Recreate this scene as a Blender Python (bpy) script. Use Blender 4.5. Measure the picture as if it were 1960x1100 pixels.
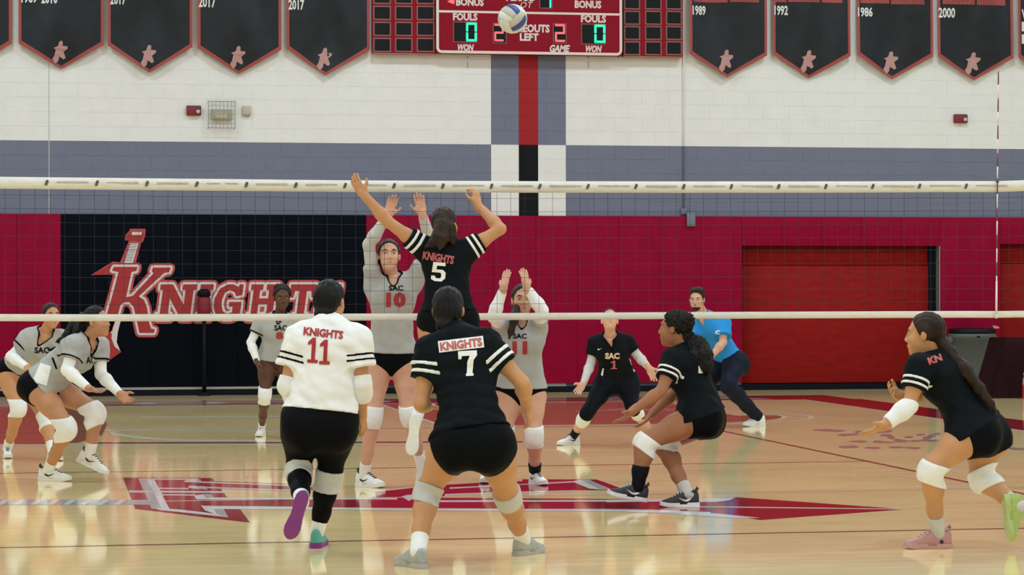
import bpy, bmesh, math, random
import numpy as np
from mathutils import Vector, Matrix
from mathutils.bvhtree import BVHTree
from mathutils.geometry import tessellate_polygon
for o in list(bpy.data.objects): bpy.data.objects.remove(o)
SC = bpy.context.scene; COL = SC.collection
rnd = random.Random(7)
# ------------------------------------------------------------------ camera
F = 4800.0
CAM = np.array([-6.6687, -17.4367, 1.4257]); YAW, PIT, ROL = 0.174614, 0.002567, -0.0017524
FW = np.array([math.sin(YAW)*math.cos(PIT), math.cos(YAW)*math.cos(PIT), math.sin(PIT)])
_r = np.array([math.cos(YAW), -math.sin(YAW), 0.0]); _u = np.cross(_r, FW)
RT = _r*math.cos(ROL)+_u*math.sin(ROL); UP = -_r*math.sin(ROL)+_u*math.cos(ROL)
cd = bpy.data.cameras.new('camera'); cam = bpy.data.objects.new('camera', cd); COL.objects.link(cam)
cd.sensor_fit = 'HORIZONTAL'; cd.sensor_width = 36; cd.lens = F*36/1960; cd.clip_start = .1; cd.clip_end = 300
cam.matrix_world = Matrix(((RT[0], UP[0], -FW[0], CAM[0]), (RT[1], UP[1], -FW[1], CAM[1]), (RT[2], UP[2], -FW[2], CAM[2]), (0, 0, 0, 1)))
SC.camera = cam
SC.view_settings.view_transform = 'Standard'; SC.view_settings.look = 'None'
SC.view_settings.exposure = 0.0; SC.view_settings.gamma = 1; SC.view_settings.use_curve_mapping = False
wd = bpy.data.worlds.new('world'); SC.world = wd; wd.use_nodes = True
wd.node_tree.nodes['Background'].inputs[0].default_value = (.8, .85, 1, 1); wd.node_tree.nodes['Background'].inputs[1].default_value = .15
LIGHT_W = 164.0      # watts of each ceiling fixture
LIGHT_COL = (.715, .865, 1.0)
# ------------------------------------------------------------------ helpers
def ray(x, y): return FW+RT*(x-980)/F-UP*(y-550)/F
def at(x, y, d): return CAM+ray(x, y)*d                      # pixel + distance along the view axis
def fl(x, y, z=0.0):
    d = ray(x, y); return CAM+d*((z-CAM[2])/d[2])
def fdepth(x, y): return float((fl(x, y)-CAM)@FW)
def atY(x, y, Y):
    d = ray(x, y); return CAM+d*((Y-CAM[1])/d[1])
def s2l(c): return tuple((v/255/12.92 if v/255 <= .04045 else ((v/255+.055)/1.055)**2.4) for v in c)
MATS = {}
def mat(name, col, rough=.6, metal=0, noise=0, nscale=30, bump=0, bscale=60, spec=.5, emit=None, sheen=0, stretch=(1, 1, 1), sss=0):
    if name in MATS: return MATS[name]
    m = bpy.data.materials.new(name); m.use_nodes = True; MATS[name] = m
    nt = m.node_tree; b = nt.nodes['Principled BSDF']
    b.inputs['Base Color'].default_value = (*col, 1); b.inputs['Roughness'].default_value = rough; b.inputs['Metallic'].default_value = metal
    b.inputs['Specular IOR Level'].default_value = spec
    if sheen: b.inputs['Sheen Weight'].default_value = sheen
    if sss:
        b.inputs['Subsurface Weight'].default_value = sss; b.inputs['Subsurface Radius'].default_value = (.012, .005, .003); b.inputs['Subsurface Scale'].default_value = 1
    if emit: b.inputs['Emission Color'].default_value = (*emit[0], 1); b.inputs['Emission Strength'].default_value = emit[1]
    if noise or bump:
        tc = nt.nodes.new('ShaderNodeTexCoord'); mp = nt.nodes.new('ShaderNodeMapping'); mp.inputs['Scale'].default_value = stretch
        nt.links.new(tc.outputs['Object'], mp.inputs[0])
    if noise:
        n = nt.nodes.new('ShaderNodeTexNoise'); n.inputs['Scale'].default_value = nscale; n.inputs['Detail'].default_value = 4
        mx = nt.nodes.new('ShaderNodeMix'); mx.data_type = 'RGBA'; mx.blend_type = 'MULTIPLY'
        mr = nt.nodes.new('ShaderNodeMapRange'); mr.inputs[1].default_value = .3; mr.inputs[2].default_value = .7; mr.inputs[3].default_value = 1-noise; mr.inputs[4].default_value = 1+noise
        nt.links.new(mp.outputs[0], n.inputs[0]); nt.links.new(n.outputs[0], mr.inputs[0])
        mx.inputs[0].default_value = 1; mx.inputs[6].default_value = (*col, 1); nt.links.new(mr.outputs[0], mx.inputs[7]); nt.links.new(mx.outputs[2], b.inputs['Base Color'])
    if bump:
        n2 = nt.nodes.new('ShaderNodeTexNoise'); n2.inputs['Scale'].default_value = bscale; n2.inputs['Detail'].default_value = 3
        bp = nt.nodes.new('ShaderNodeBump'); bp.inputs['Strength'].default_value = bump; bp.inputs['Distance'].default_value = .01
        nt.links.new(mp.outputs[0], n2.inputs[0]); nt.links.new(n2.outputs[0], bp.inputs['Height']); nt.links.new(bp.outputs[0], b.inputs['Normal'])
    return m
def tag(o, label=None, cat=None, group=None, kind=None):
    if label: o['label'] = label
    if cat: o['category'] = cat
    if group: o['group'] = group
    if kind: o['kind'] = kind
    return o
def empty(name, loc, label=None, cat=None, group=None):
    o = bpy.data.objects.new(name, None); COL.objects.link(o); o.location = [float(v) for v in loc]; o.empty_display_size = .1
    return tag(o, label, cat, group)
def link(name, me, m=None, parent=None, loc=None):
    o = bpy.data.objects.new(name, me); COL.objects.link(o)
    if m is not None and not me.materials: me.materials.append(m)
    if parent is not None:
        o.parent = parent
        # meshes are written in world coordinates; undo the parents' offsets
        off = Vector((0, 0, 0)); p = parent
        while p is not None: off += Vector(p.location); p = p.parent
        o.location = -off + (Vector(loc) if loc is not None else Vector((0, 0, 0)))
    elif loc is not None: o.location = loc
    return o
def mesh(name, V, Fc, smooth=False):
    me = bpy.data.meshes.new(name); me.from_pydata([tuple(float(c) for c in v) for v in V], [], [tuple(int(i) for i in f) for f in Fc]); me.update()
    if smooth: me.polygons.foreach_set('use_smooth', [True]*len(me.polygons))
    return me
def add(name, V, Fc, m, parent=None, smooth=False, loc=None): return link(name, mesh(name, V, Fc, smooth), m, parent, loc)
BOXF = [(0, 2, 3, 1), (4, 5, 7, 6), (0, 1, 5, 4), (2, 6, 7, 3), (0, 4, 6, 2), (1, 3, 7, 5)]
class MB:
    def __init__(s): s.V = []; s.F = []
    def box(s, a, b):
        n = len(s.V)
        for z in (a[2], b[2]):
            for y in (a[1], b[1]):
                for x in (a[0], b[0]): s.V.append((x, y, z))
        s.F += [tuple(n+i for i in f) for f in BOXF]; return s
    def tube(s, pts, r, seg=8, cap=True):
        pts = [np.array(p, float) for p in pts]; n0 = len(s.V); k = len(pts)
        rr = r if isinstance(r, (list, tuple)) else [r]*k
        for i, p in enumerate(pts):
            t = pts[min(i+1, k-1)]-pts[max(i-1, 0)]; t /= np.linalg.norm(t)
            ref = np.array([0, 0, 1.]) if abs(t[2]) < .9 else np.array([1., 0, 0])
            a = np.cross(t, ref); a /= np.linalg.norm(a); b = np.cross(t, a)
            for j in range(seg):
                th = 2*math.pi*j/seg; s.V.append(tuple(p+rr[i]*(a*math.cos(th)+b*math.sin(th))))
        for i in range(k-1):
            for j in range(seg):
                s.F.append((n0+i*seg+j, n0+i*seg+(j+1) % seg, n0+(i+1)*seg+(j+1) % seg, n0+(i+1)*seg+j))
        if cap: s.F.append(tuple(n0+j for j in range(seg))); s.F.append(tuple(n0+(k-1)*seg+seg-1-j for j in range(seg)))
        return s
    def lathe(s, prof, c, seg=24):
        n0 = len(s.V); k = len(prof)
        for r, z in prof:
            for j in range(seg): th = 2*math.pi*j/seg; s.V.append((c[0]+r*math.cos(th), c[1]+r*math.sin(th), c[2]+z))
        for i in range(k-1):
            for j in range(seg): s.F.append((n0+i*seg+j, n0+i*seg+(j+1) % seg, n0+(i+1)*seg+(j+1) % seg, n0+(i+1)*seg+j))
        s.F.append(tuple(n0+seg-1-j for j in range(seg))); s.F.append(tuple(n0+(k-1)*seg+j for j in range(seg))); return s
    def poly(s, pts):      # flat polygon, tessellated
        n = len(s.V); s.V += [tuple(float(c) for c in p) for p in pts]
        s.F += [tuple(n+i for i in t) for t in tessellate_polygon([[Vector(p) for p in pts]])]; return s
    def prism(s, pts, d):  # polygon extruded by vector d
        n = len(s.V); k = len(pts); d = np.array(d, float)
        s.V += [tuple(float(c) for c in p) for p in pts]+[tuple(np.array(p, float)+d) for p in pts]
        for t in tessellate_polygon([[Vector(p) for p in pts]]):
            s.F.append(tuple(n+i for i in t)); s.F.append(tuple(n+k+i for i in reversed(t)))
        for i in range(k): s.F.append((n+i, n+(i+1) % k, n+k+(i+1) % k, n+k+i))
        return s
    def build(s, name, m, parent=None, smooth=False, loc=None):
        me = mesh(name, s.V, s.F, smooth); bm = bmesh.new(); bm.from_mesh(me); bmesh.ops.recalc_face_normals(bm, faces=bm.faces); bm.to_mesh(me); bm.free()
        return link(name, me, m, parent, loc)
def bevel_box(name, a, b, w=.01, seg=2):
    mb = MB().box(a, b); me = mesh(name, mb.V, mb.F); bm = bmesh.new(); bm.from_mesh(me)
    bmesh.ops.bevel(bm, geom=bm.edges[:], offset=w, segments=seg, affect='EDGES', profile=.5)
    bmesh.ops.recalc_face_normals(bm, faces=bm.faces); bm.to_mesh(me); bm.free()
    me.polygons.foreach_set('use_smooth', [True]*len(me.polygons)); return me
def stroke(pts, w, closed=True, seg=8):
    """outline of a 2-D polygon as quads + round joints -> list of 2-D polygons"""
    out = []; k = len(pts)
    for i in range(k if closed else k-1):
        a = np.array(pts[i], float); b = np.array(pts[(i+1) % k], float); t = b-a; L = np.linalg.norm(t)
        if L < 1e-9: continue
        n = np.array([-t[1], t[0]])/L*w; out.append([a+n, a-n, b-n, b+n])
    for p in pts:
        out.append([(p[0]+w*math.cos(2*math.pi*j/seg+.39), p[1]+w*math.sin(2*math.pi*j/seg+.39)) for j in range(seg)])
    return out
_tc = {}
def text2d(s, bold=.0, shear=0.0, space=1.0):
    """triangles of a text, fitted to the unit square: (verts2d, faces)"""
    key = (s, bold, shear, space)
    if key in _tc: return _tc[key]
    cu = bpy.data.curves.new('lettering', 'FONT'); cu.body = s; cu.offset = bold; cu.shear = shear; cu.resolution_u = 2; cu.space_character = space
    o = bpy.data.objects.new('lettering', cu); COL.objects.link(o); bpy.context.view_layer.update()
    dg = bpy.context.evaluated_depsgraph_get(); me = bpy.data.meshes.new_from_object(o.evaluated_get(dg))
    V = np.array([v.co[:2] for v in me.vertices]); Fc = [tuple(p.vertices) for p in me.polygons]
    bpy.data.objects.remove(o); bpy.data.curves.remove(cu); bpy.data.meshes.remove(me)
    mn = V.min(0); V = (V-mn)/(V.max(0)-mn); _tc[key] = (V, Fc); return _tc[key]
def wall_text(s, px, m, parent, Y, name='lettering', bold=.02, shear=0, space=1.0):
    """text filling the photo box px=(x0,y0,x1,y1) on the plane Y facing the court"""
    a = atY(px[0], px[3], Y); b = atY(px[2], px[1], Y); V, Fc = text2d(s, bold, shear, space)
    return add(name, [(a[0]+u*(b[0]-a[0]), Y, a[2]+v*(b[2]-a[2])) for u, v in V], Fc, m, parent)
# ------------------------------------------------------------------ materials of the room
WY = 18.3375; PADZ = 2.5576; BANDZ = 3.587
def node_wall():
    m = bpy.data.materials.new('painted_block'); m.use_nodes = True; nt = m.node_tree; b = nt.nodes['Principled BSDF']; N = nt.nodes.new; L = nt.links.new
    b.inputs['Roughness'].default_value = .55
    g = N('ShaderNodeNewGeometry'); sp = N('ShaderNodeSeparateXYZ'); L(g.outputs['Position'], sp.inputs[0])
    def op(o, a, bb):
        n = N('ShaderNodeMath'); n.operation = o
        for i, v in enumerate((a, bb)):
            if isinstance(v, (int, float)): n.inputs[i].default_value = v
            else: L(v, n.inputs[i])
        return n.outputs[0]
    def rng(s, a, c): return op('MULTIPLY', op('GREATER_THAN', s, a), op('LESS_THAN', s, c))
    X, Z = sp.outputs[0], sp.outputs[2]
    low = op('LESS_THAN', Z, BANDZ); side = rng(X, -.661, .441); mid = rng(X, -.254, .031)
    def mix(f, c1, c2):
        n = N('ShaderNodeMix'); n.data_type = 'RGBA'; L(f, n.inputs[0])
        for i, c in ((6, c1), (7, c2)):
            if isinstance(c, tuple): n.inputs[i].default_value = (*c, 1)
            else: L(c, n.inputs[i])
        return n.outputs[2]
    WHT, GRY, RED, BLK = (.79, .79, .775), (.175, .19, .265), (.34, .022, .026), (.008, .009, .011)
    b.inputs['Specular IOR Level'].default_value = .1
    lowc = mix(mid, mix(side, GRY, WHT), BLK); upc = mix(mid, mix(side, WHT, GRY), RED)
    col = mix(low, upc, lowc)
    ns = N('ShaderNodeTexNoise'); ns.inputs['Scale'].default_value = 3.5; L(g.outputs['Position'], ns.inputs[0])
    mr = N('ShaderNodeMapRange'); mr.inputs[3].default_value = .94; mr.inputs[4].default_value = 1.05; L(ns.outputs[0], mr.inputs[0])
    mx = N('ShaderNodeMix'); mx.data_type = 'RGBA'; mx.blend_type = 'MULTIPLY'; mx.inputs[0].default_value = 1; L(col, mx.inputs[6]); L(mr.outputs[0], mx.inputs[7]); L(mx.outputs[2], b.inputs['Base Color'])
    n2 = N('ShaderNodeTexNoise'); n2.inputs['Scale'].default_value = 120; L(g.outputs['Position'], n2.inputs[0])
    bp = N('ShaderNodeBump'); bp.inputs['Strength'].default_value = .25; bp.inputs['Distance'].default_value = .004; L(n2.outputs[0], bp.inputs['Height']); L(bp.outputs[0], b.inputs['Normal'])
    return m
M_WALL = node_wall()
def node_floor():
    m = bpy.data.materials.new('maple_floor'); m.use_nodes = True; nt = m.node_tree; b = nt.nodes['Principled BSDF']; N = nt.nodes.new; L = nt.links.new
    tc = N('ShaderNodeTexCoord'); mp = N('ShaderNodeMapping'); mp.inputs['Rotation'].default_value = (0, 0, 0); L(tc.outputs['Object'], mp.inputs[0])
    br = N('ShaderNodeTexBrick'); br.inputs['Scale'].default_value = 1; br.inputs['Brick Width'].default_value = .9; br.inputs['Row Height'].default_value = .057; br.inputs['Mortar Size'].default_value = .0007
    br.offset = .37; br.inputs['Color1'].default_value = (.90, .67, .32, 1); br.inputs['Color2'].default_value = (.95, .75, .39, 1); br.inputs['Mortar'].default_value = (.74, .52, .23, 1); br.inputs['Bias'].default_value = 0
    L(mp.outputs[0], br.inputs[0])
    ns = N('ShaderNodeTexNoise'); ns.inputs['Scale'].default_value = .7; ns.inputs['Detail'].default_value = 5; L(mp.outputs[0], ns.inputs[0])
    mr = N('ShaderNodeMapRange'); mr.inputs[1].default_value = .3; mr.inputs[2].default_value = .7; mr.inputs[3].default_value = .9; mr.inputs[4].default_value = 1.1; L(ns.outputs[0], mr.inputs[0])
    mx = N('ShaderNodeMix'); mx.data_type = 'RGBA'; mx.blend_type = 'MULTIPLY'; mx.inputs[0].default_value = 1; L(br.outputs[0], mx.inputs[6]); L(mr.outputs[0], mx.inputs[7]); L(mx.outputs[2], b.inputs['Base Color'])
    b.inputs['Roughness'].default_value = .07; b.inputs['Specular IOR Level'].default_value = .5
    n2 = N('ShaderNodeTexNoise'); n2.inputs['Scale'].default_value = 5; n2.inputs['Detail'].default_value = 2; L(mp.outputs[0], n2.inputs[0])
    bp = N('ShaderNodeBump'); bp.inputs['Strength'].default_value = .03; bp.inputs['Distance'].default_value = .006; L(n2.outputs[0], bp.inputs['Height']); L(bp.outputs[0], b.inputs['Normal'])
    return m
M_FLOOR = node_floor()
M_CRIM = mat('crimson_vinyl', (.265, .0035, .032), .5, spec=.05, noise=.08, nscale=6, bump=.15, bscale=9)
M_BLKV = mat('black_vinyl', (.003, .0045, .008), .5, spec=.03, noise=.15, nscale=6, bump=.15, bscale=9)
M_DOOR = mat('brick_red_panel', (.26, .012, .012), .5, spec=.05, noise=.12, nscale=5, bump=.2, bscale=14, stretch=(1, 1, 3))
M_RUB = mat('black_rubber', (.005, .006, .010), .5, spec=.1, noise=.1)
M_ALU = mat('dull_aluminium', (.36, .36, .34), .45, .6, noise=.1)
M_WHITE = mat('white_paint', (.78, .78, .76), .5, noise=.04)
M_CEIL = mat('ceiling_paint', (.62, .61, .58), .8, noise=.05, nscale=2)
M_SIDE = mat('side_wall_paint', (.62, .60, .55), .7, noise=.05, nscale=2)
M_LINEW = mat('court_white', (.90, .83, .69), .09, noise=.05)
M_LINER = mat('court_dark_red', (.30, .10, .07), .09, noise=.08)
M_RED = mat('court_red', (.36, .018, .030), .08, noise=.06, nscale=4)
M_TERRA = mat('court_terracotta', (.42, .155, .085), .09, noise=.06, nscale=3)
M_LGREY = mat('court_grey', (.52, .53, .54), .09, noise=.05)
M_PINK = mat('court_faded_purple', (.50, .27, .26), .09, noise=.25, nscale=14)
# ------------------------------------------------------------------ room shell
XL, XR, YN, ZC = -19.0, 15.0, -25.0, 9.2
tag(MB().box((XL, YN, -.2), (XR, WY+.4, 0)).build('floor', M_FLOOR), kind='structure')
FLOOR = bpy.data.objects['floor']
tag(MB().box((XL, YN, ZC), (XR, WY+.4, ZC+.2)).build('ceiling', M_CEIL), kind='structure')
tag(MB().box((XL-.2, YN, 0), (XL, WY+.4, ZC)).build('wall_left', M_SIDE), kind='structure')
tag(MB().box((XR, YN, 0), (XR+.2, WY+.4, ZC)).build('wall_right', M_SIDE), kind='structure')
tag(MB().box((XL, YN-.2, 0), (XR, YN, ZC)).build('wall_front', M_SIDE), kind='structure')
# back wall: mortar plane with door recesses, painted blocks in courses
D1 = (3.065, 6.117, 2.132); D2 = (7.06, 10.2, 2.165)
wb = MB(); my = WY+.003
for a, b, z0, z1 in ((XL, D1[0], 0, ZC), (D1[0], D1[1], D1[2], ZC), (D1[1], D2[0], 0, ZC), (D2[0], D2[1], D2[2], ZC), (D2[1], XR, 0, ZC)):
    wb.box((a, my, z0), (b, WY+.4, z1))
WALL = tag(wb.build('wall_back', M_WALL), kind='structure')
CH, BL = .2032, .4064
blk = {}
def block_mesh(L):
    k = round(L, 4)
    if k not in blk:
        mb = MB().box((.0012, 0, .0012), (L-.0012, .009, CH-.0012)); me = mesh('block', mb.V, mb.F); me.materials.append(M_WALL); blk[k] = me
    return blk[k]
stuff = MB(); pieces = []
k0 = int((PADZ-.25-BANDZ)//CH)
for k in range(k0, 16):
    z = BANDZ+k*CH
    xs = -.661-BL*50+(BL/2 if k % 2 else 0)
    edges = sorted(set([round(xs+i*BL, 4) for i in range(110)]+[-.661, -.254, .031, .441, -6.95]))
    edges = [e for e in edges if -12 < e < 12]
    # drop slivers next to the painted stripe edges
    keep = []
    for e in edges:
        if e not in (-.661, -.254, .031, .441, -6.95) and any(abs(e-q) < .09 for q in (-.661, -.254, .031, .441, -6.95)): continue
        keep.append(e)
    for a, b in zip(keep, keep[1:]):
        c = (a+b)/2
        vis = -7.9 < c < 7.7 and z < 4.92 and z+CH > PADZ
        pieces.append((0 if vis else 1, abs(c), a, b, z))
vis = [p for p in pieces if p[0] == 0]
vis.sort(key=lambda p: (round(abs(p[4]-3.9)/.5), p[1])); chosen = set((p[2], p[4]) for p in vis[:300])
for p in pieces:
    _, _, a, b, z = p
    if (a, z) in chosen: link('block', block_mesh(b-a), None, WALL, (a, WY, z))
    else: stuff.box((a+.0012, WY, z+.0012), (b-.0012, WY+.009, z+CH-.0012))
tag(stuff.build('block_courses', M_WALL, WALL), 'painted concrete blocks in the remaining courses', kind='stuff')
# ------------------------------------------------------------------ ceiling lights
hm = mat('fixture_housing', (.5, .5, .5), .5, noise=.05); em = mat('fixture_diffuser', (.9, .9, .9), .5, emit=((1, .985, .96), 3.0), noise=.01)
for ix in range(5):
    for iy in range(6):
        x = -15.2+ix*6.6; y = -20.5+iy*6.9
        t = empty('ceiling_light', (x, y, ZC-.3), 'white high-bay light hanging below the gym ceiling', 'light', 'high-bay lights over the court')
        MB().box((x-.75, y-.4, ZC-.36), (x+.75, y+.4, ZC-.26)).build('housing', hm, t)
        MB().box((x-.7, y-.35, ZC-.375), (x+.7, y+.35, ZC-.36)).build('diffuser', em, t)
        MB().tube([(x-.5, y, ZC-.26), (x-.5, y, ZC)], .01).tube([(x+.5, y, ZC-.26), (x+.5, y, ZC)], .01).build('hanger', hm, t)
        ld = bpy.data.lights.new('lamp', 'AREA'); ld.shape = 'RECTANGLE'; ld.size = 1.4; ld.size_y = .7; ld.energy = LIGHT_W; ld.color = LIGHT_COL
        lo = bpy.data.objects.new('lamp', ld); COL.objects.link(lo); lo.parent = t; lo.location = (0, 0, -.09)
# ------------------------------------------------------------------ floor paint
_z = [0]
def paint(name, polys, m, layer=0, px=True, parent=None):
    mb = MB(); z = .0005+.00022*layer+.000006*_z[0]; _z[0] = (_z[0]+1) % 30
    for pl in polys:
        z += .000002
        pts = [tuple(fl(*p)[:2])+(z,) if px else (p[0], p[1], z) for p in pl]; mb.poly(pts)
    o = mb.build(name, m, parent or FLOOR); return o
def wline(x0, y0, x1, y1, w): 
    a = np.array([x0, y0]); b = np.array([x1, y1]); t = (b-a)/np.linalg.norm(b-a); n = np.array([-t[1], t[0]])*w/2
    return [a+n, b+n, b-n, a-n]
# terracotta key, lane lines and circles near the far wall
CXK = -.11
def arcpts(cx, cy, r, a0, a1, n=40): return [(cx+r*math.cos(a0+(a1-a0)*i/n), cy+r*math.sin(a0+(a1-a0)*i/n)) for i in range(n+1)]
KY = 10.95
paint('key_area', [[(-2.68, 14.9), (1.0, 14.9), (1.0, KY)]+arcpts(CXK, KY, 1.62, 0, -math.pi/2, 20)+[(-2.68, KY-1.62)]], M_TERRA, 0, False)
def ring(cx, cy, r, w, a0, a1, n=48): return [arcpts(cx, cy, r+w/2, a0+(a1-a0)*i/n, a0+(a1-a0)*(i+1)/n, 1)+arcpts(cx, cy, r-w/2, a0+(a1-a0)*(i+1)/n, a0+(a1-a0)*i/n, 1) for i in range(n)]
paint('key_circle', ring(CXK, KY, 1.62, .06, -math.pi/2, math.pi*.6), M_LINEW, 2, False)
paint('outer_circle', ring(CXK, KY, 1.93, .06, -math.pi/2, math.pi*.5), M_LINEW, 2, False)
paint('lane_line', [wline(-2.7, 15, -2.7, 7.2, .06)], M_LINEW, 2, False)
paint('lane_line', [wline(-2.7, KY-1.62, CXK, KY-1.62, .05), wline(-2.7, KY-1.93, CXK, KY-1.93, .05)], M_LINEW, 2, False)
paint('key_area', [[(-60, 776), (60, 775), (150, 774), (192, 790), (205, 812), (196, 832), (150, 847), (-60, 855)]], M_TERRA, 0)
paint('three_point_arc', [[(205, 822), (211, 822), (224, 829.5), (280, 836.5), (360, 841.5), (540, 843.5), (700, 843), (700, 844.8), (540, 845.6), (360, 844), (275, 840), (216, 833)]], M_LINEW, 2)
paint('court_line', [[(200, 824), (700, 820.5), (700, 822.5), (200, 827)]], M_LINEW, 1)
paint('court_line', [[(270, 797), (700, 794.5), (700, 796), (270, 799)]], M_LINEW, 1)
paint('court_line', [[(-40, 850), (1100, 849), (1100, 851.5), (-40, 854)]], mat('court_cream', (.78, .68, .50), .09, noise=.05), 1)
paint('court_line', [[(180, 846), (1000, 844), (1000, 846.5), (180, 849)]], M_LINER, 1)
# boundary band with block lettering along the far wall and down the right side
paint('boundary_band', [[(XL+1, 15.1), (3.75, 15.1), (3.75, 16.45), (XL+1, 16.45)]], M_RED, 0, False)
paint('boundary_band', [[(3.08, -12), (3.85, -12), (3.85, 15.1), (3.08, 15.1)]], M_RED, 0, False)
paint('boundary_edge', [wline(3.05, -12, 3.05, 15.1, .05), wline(XL+1, 15.07, 3.05, 15.07, .05)], M_LINEW, 1, False)
for x0, x1, s in ((-8.1, -7.3, 'S'), (-5.9, -4.6, 'O'), (-3.7, -2.4, 'O'), (-1.6, -.5, 'D'), (.2, 1.2, 'C'), (1.5, 2.7, 'A')):
    V, Fc = text2d(s, .03); add('band_letter', [(x0+u*(x1-x0), 15.25+v*1.0, .0011) for u, v in V], Fc, M_LGREY, FLOOR)
# volleyball lines
for y in (-3, 3): paint('attack_line', [wline(-9, y, 0, y, .05)], M_LINER, 3, False)
paint('side_line', [wline(0, -9, 0, 9, .05)], M_LINER, 3, False)
paint('side_line', [wline(-9, -9, -9, 9, .05)], M_LINER, 3, False)
paint('end_line', [wline(-9, 9, 0, 9, .05)], M_LINER, 3, False)
paint('end_line', [wline(-9, -9, 0, -9, .05)], M_LINER, 3, False)
paint('centre_line', [wline(-9, .02, 6, .06, .055)], mat('court_cream_line', (.82, .74, .58), .09, noise=.04), 1, False)
# faded purple lettering on the right
mp_ = []
for i, (x0, y0, x1, y1, n) in enumerate([(1560, 818, 1700, 832, 9), (1690, 826, 1800, 845, 10), (1612, 840, 1650, 856, 2), (1900, 852, 1960, 860, 3), (1660, 838, 1790, 858, 9)]):
    for j in range(n):
        x = x0+(x1-x0)*(j+.2*rnd.random())/n; y = y0+(y1-y0)*(.1+.8*rnd.random()); w = (x1-x0)/n*(.7+.5*rnd.random()); h = 3+3*rnd.random()
        mp_.append([(x+w*.5+w*(.75+.35*rnd.random())*math.cos(a), y+h*.5+h*(.35+.35*rnd.random())*math.sin(a)) for a in [q*.6283 for q in range(10)]])
paint('worn_lettering', mp_, M_PINK, 1)
# sword emblem at centre court
def c1(p): return [(220+x/4.9, 890+y/4.9) for x, y in p]
def c2(p): return [(640+x/4.26, 890+y/4.26) for x, y in p]
def c3(p): return [(1000+x/5, 880+y/5) for x, y in p]
def c4(p): return [(1100+x/2.97, 900+y/2.97) for x, y in p]
SW = empty('sword_emblem', tuple(fl(900, 960)[:2])+(0,)); SW.parent = FLOOR
def sp(name, m, layer, *polys): return paint(name, polys, m, layer, True, SW)
sp('emblem_red', M_RED, 0, c1([(75, 118), (915, 120), (1040, 285), (1180, 420), (1270, 540), (190, 410)]))
sp('emblem_red', M_RED, 0, c1([(690, 150), (950, 150), (2060, 190), (2060, 245), (700, 205)]))
sp('emblem_red', M_RED, 0, [(380, 955), (560, 955), (800, 952), (1100, 954), (1300, 956), (1300, 974), (1100, 974), (560, 970), (380, 968)])
sp('emblem_red', M_RED, 0, c2([(330, 215), (680, 175), (1240, 140), (1960, 118), (1960, 205), (1460, 215), (940, 232), (830, 285), (640, 330), (360, 330)]))
sp('emblem_red', M_RED, 0, c3([(0, 185), (710, 187), (1000, 290), (0, 290)]))
sp('emblem_red', M_RED, 1, c4([(560, 172), (680, 170), (915, 152), (1880, 221), (1055, 282), (930, 262), (560, 235), (300, 232), (300, 180)]))
sp('emblem_grey', M_LGREY, 2, c1([(218, 130), (300, 130), (440, 412), (345, 408)]), c1([(760, 132), (800, 132), (812, 152), (745, 148)]), c1([(790, 195), (850, 198), (870, 232), (780, 225)]),
   c1([(830, 270), (905, 272), (925, 305), (850, 300)]), c1([(910, 395), (1015, 405), (1065, 492), (955, 465)]), c2([(545, 255), (600, 240), (680, 262), (600, 290)]), c3([(560, 190), (640, 190), (860, 285), (740, 285)]), c1([(0, 328), (300, 325), (330, 372), (0, 368)]), [(-80, 956), (220, 956), (220, 966), (-80, 966)])
M_PW = mat('court_pinkish_white', (.84, .72, .68), .09, noise=.05)
M_CW = mat('court_clean_white', (.86, .86, .85), .09, noise=.04)
sp('emblem_white', M_CW, 3, c1([(300, 132), (368, 132), (512, 412), (440, 412)]), c1([(650, 150), (690, 132), (762, 132), (770, 152)]), c1([(690, 192), (770, 196), (790, 226), (690, 215)]),
   c1([(740, 285), (830, 272), (850, 302), (770, 320)]), c1([(805, 378), (915, 395), (960, 465), (845, 425)]), c1([(345, 402), (600, 415), (955, 458), (1065, 490), (600, 440), (440, 424)]), c2([(550, 258), (640, 238), (660, 262), (610, 292)]), c3([(470, 205), (560, 190), (745, 285), (640, 275)]))
for i in range(9):
    x = -40+i*32; sp('emblem_white', M_CW, 4, [(x, 966), (x+14, 956.5), (x+26, 956.5), (x+12, 966)])
W3 = 4
sp('emblem_line', M_PW, W3, c1([(220, 124), (780, 126), (780, 140), (220, 138)]), c1([(130, 238), (1040, 245), (1050, 262), (130, 258)]), c1([(370, 272), (750, 275), (760, 288), (370, 284)]), c1([(410, 212), (690, 214), (690, 228), (410, 226)]),
   c1([(650, 148), (2060, 198), (2060, 214), (650, 160)]), c1([(690, 198), (2060, 244), (2060, 258), (700, 212)]))
sp('emblem_line', M_CW, W3, [(372, 952), (560, 952.5), (760, 953), (760, 956), (560, 956), (378, 956)], c1([(810, 382), (1700, 390), (1700, 416), (840, 412)]), [(560, 970), (800, 973.5), (1150, 974), (1230, 975), (1230, 979.5), (1150, 978.5), (800, 977.5), (560, 975)])
sp('emblem_line', M_PW, W3, c2([(350, 208), (680, 172), (680, 182), (350, 218)]), c2([(940, 182), (1960, 130), (1960, 142), (940, 194)]), c2([(900, 236), (1460, 218), (1960, 205), (1960, 216), (1460, 230), (900, 248)]), [(800, 957.5), (1160, 956.5), (1160, 960), (800, 961)])
sp('emblem_line', M_CW, W3, c3([(1000, 478), (1200, 475), (1800, 500), (1800, 522), (1200, 505), (1000, 502)]), c4([(700, 160), (840, 160), (915, 153), (880, 170), (800, 180), (700, 180)]), c4([(560, 230), (800, 245), (930, 258), (1055, 270), (900, 272), (560, 248)]), [(1160, 956.5), (1335, 954), (1335, 959), (1160, 961)])
sp('emblem_line', M_PW, W3, c4([(560, 203), (930, 206), (1880, 219), (1880, 223), (930, 213), (560, 210)]))
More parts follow.
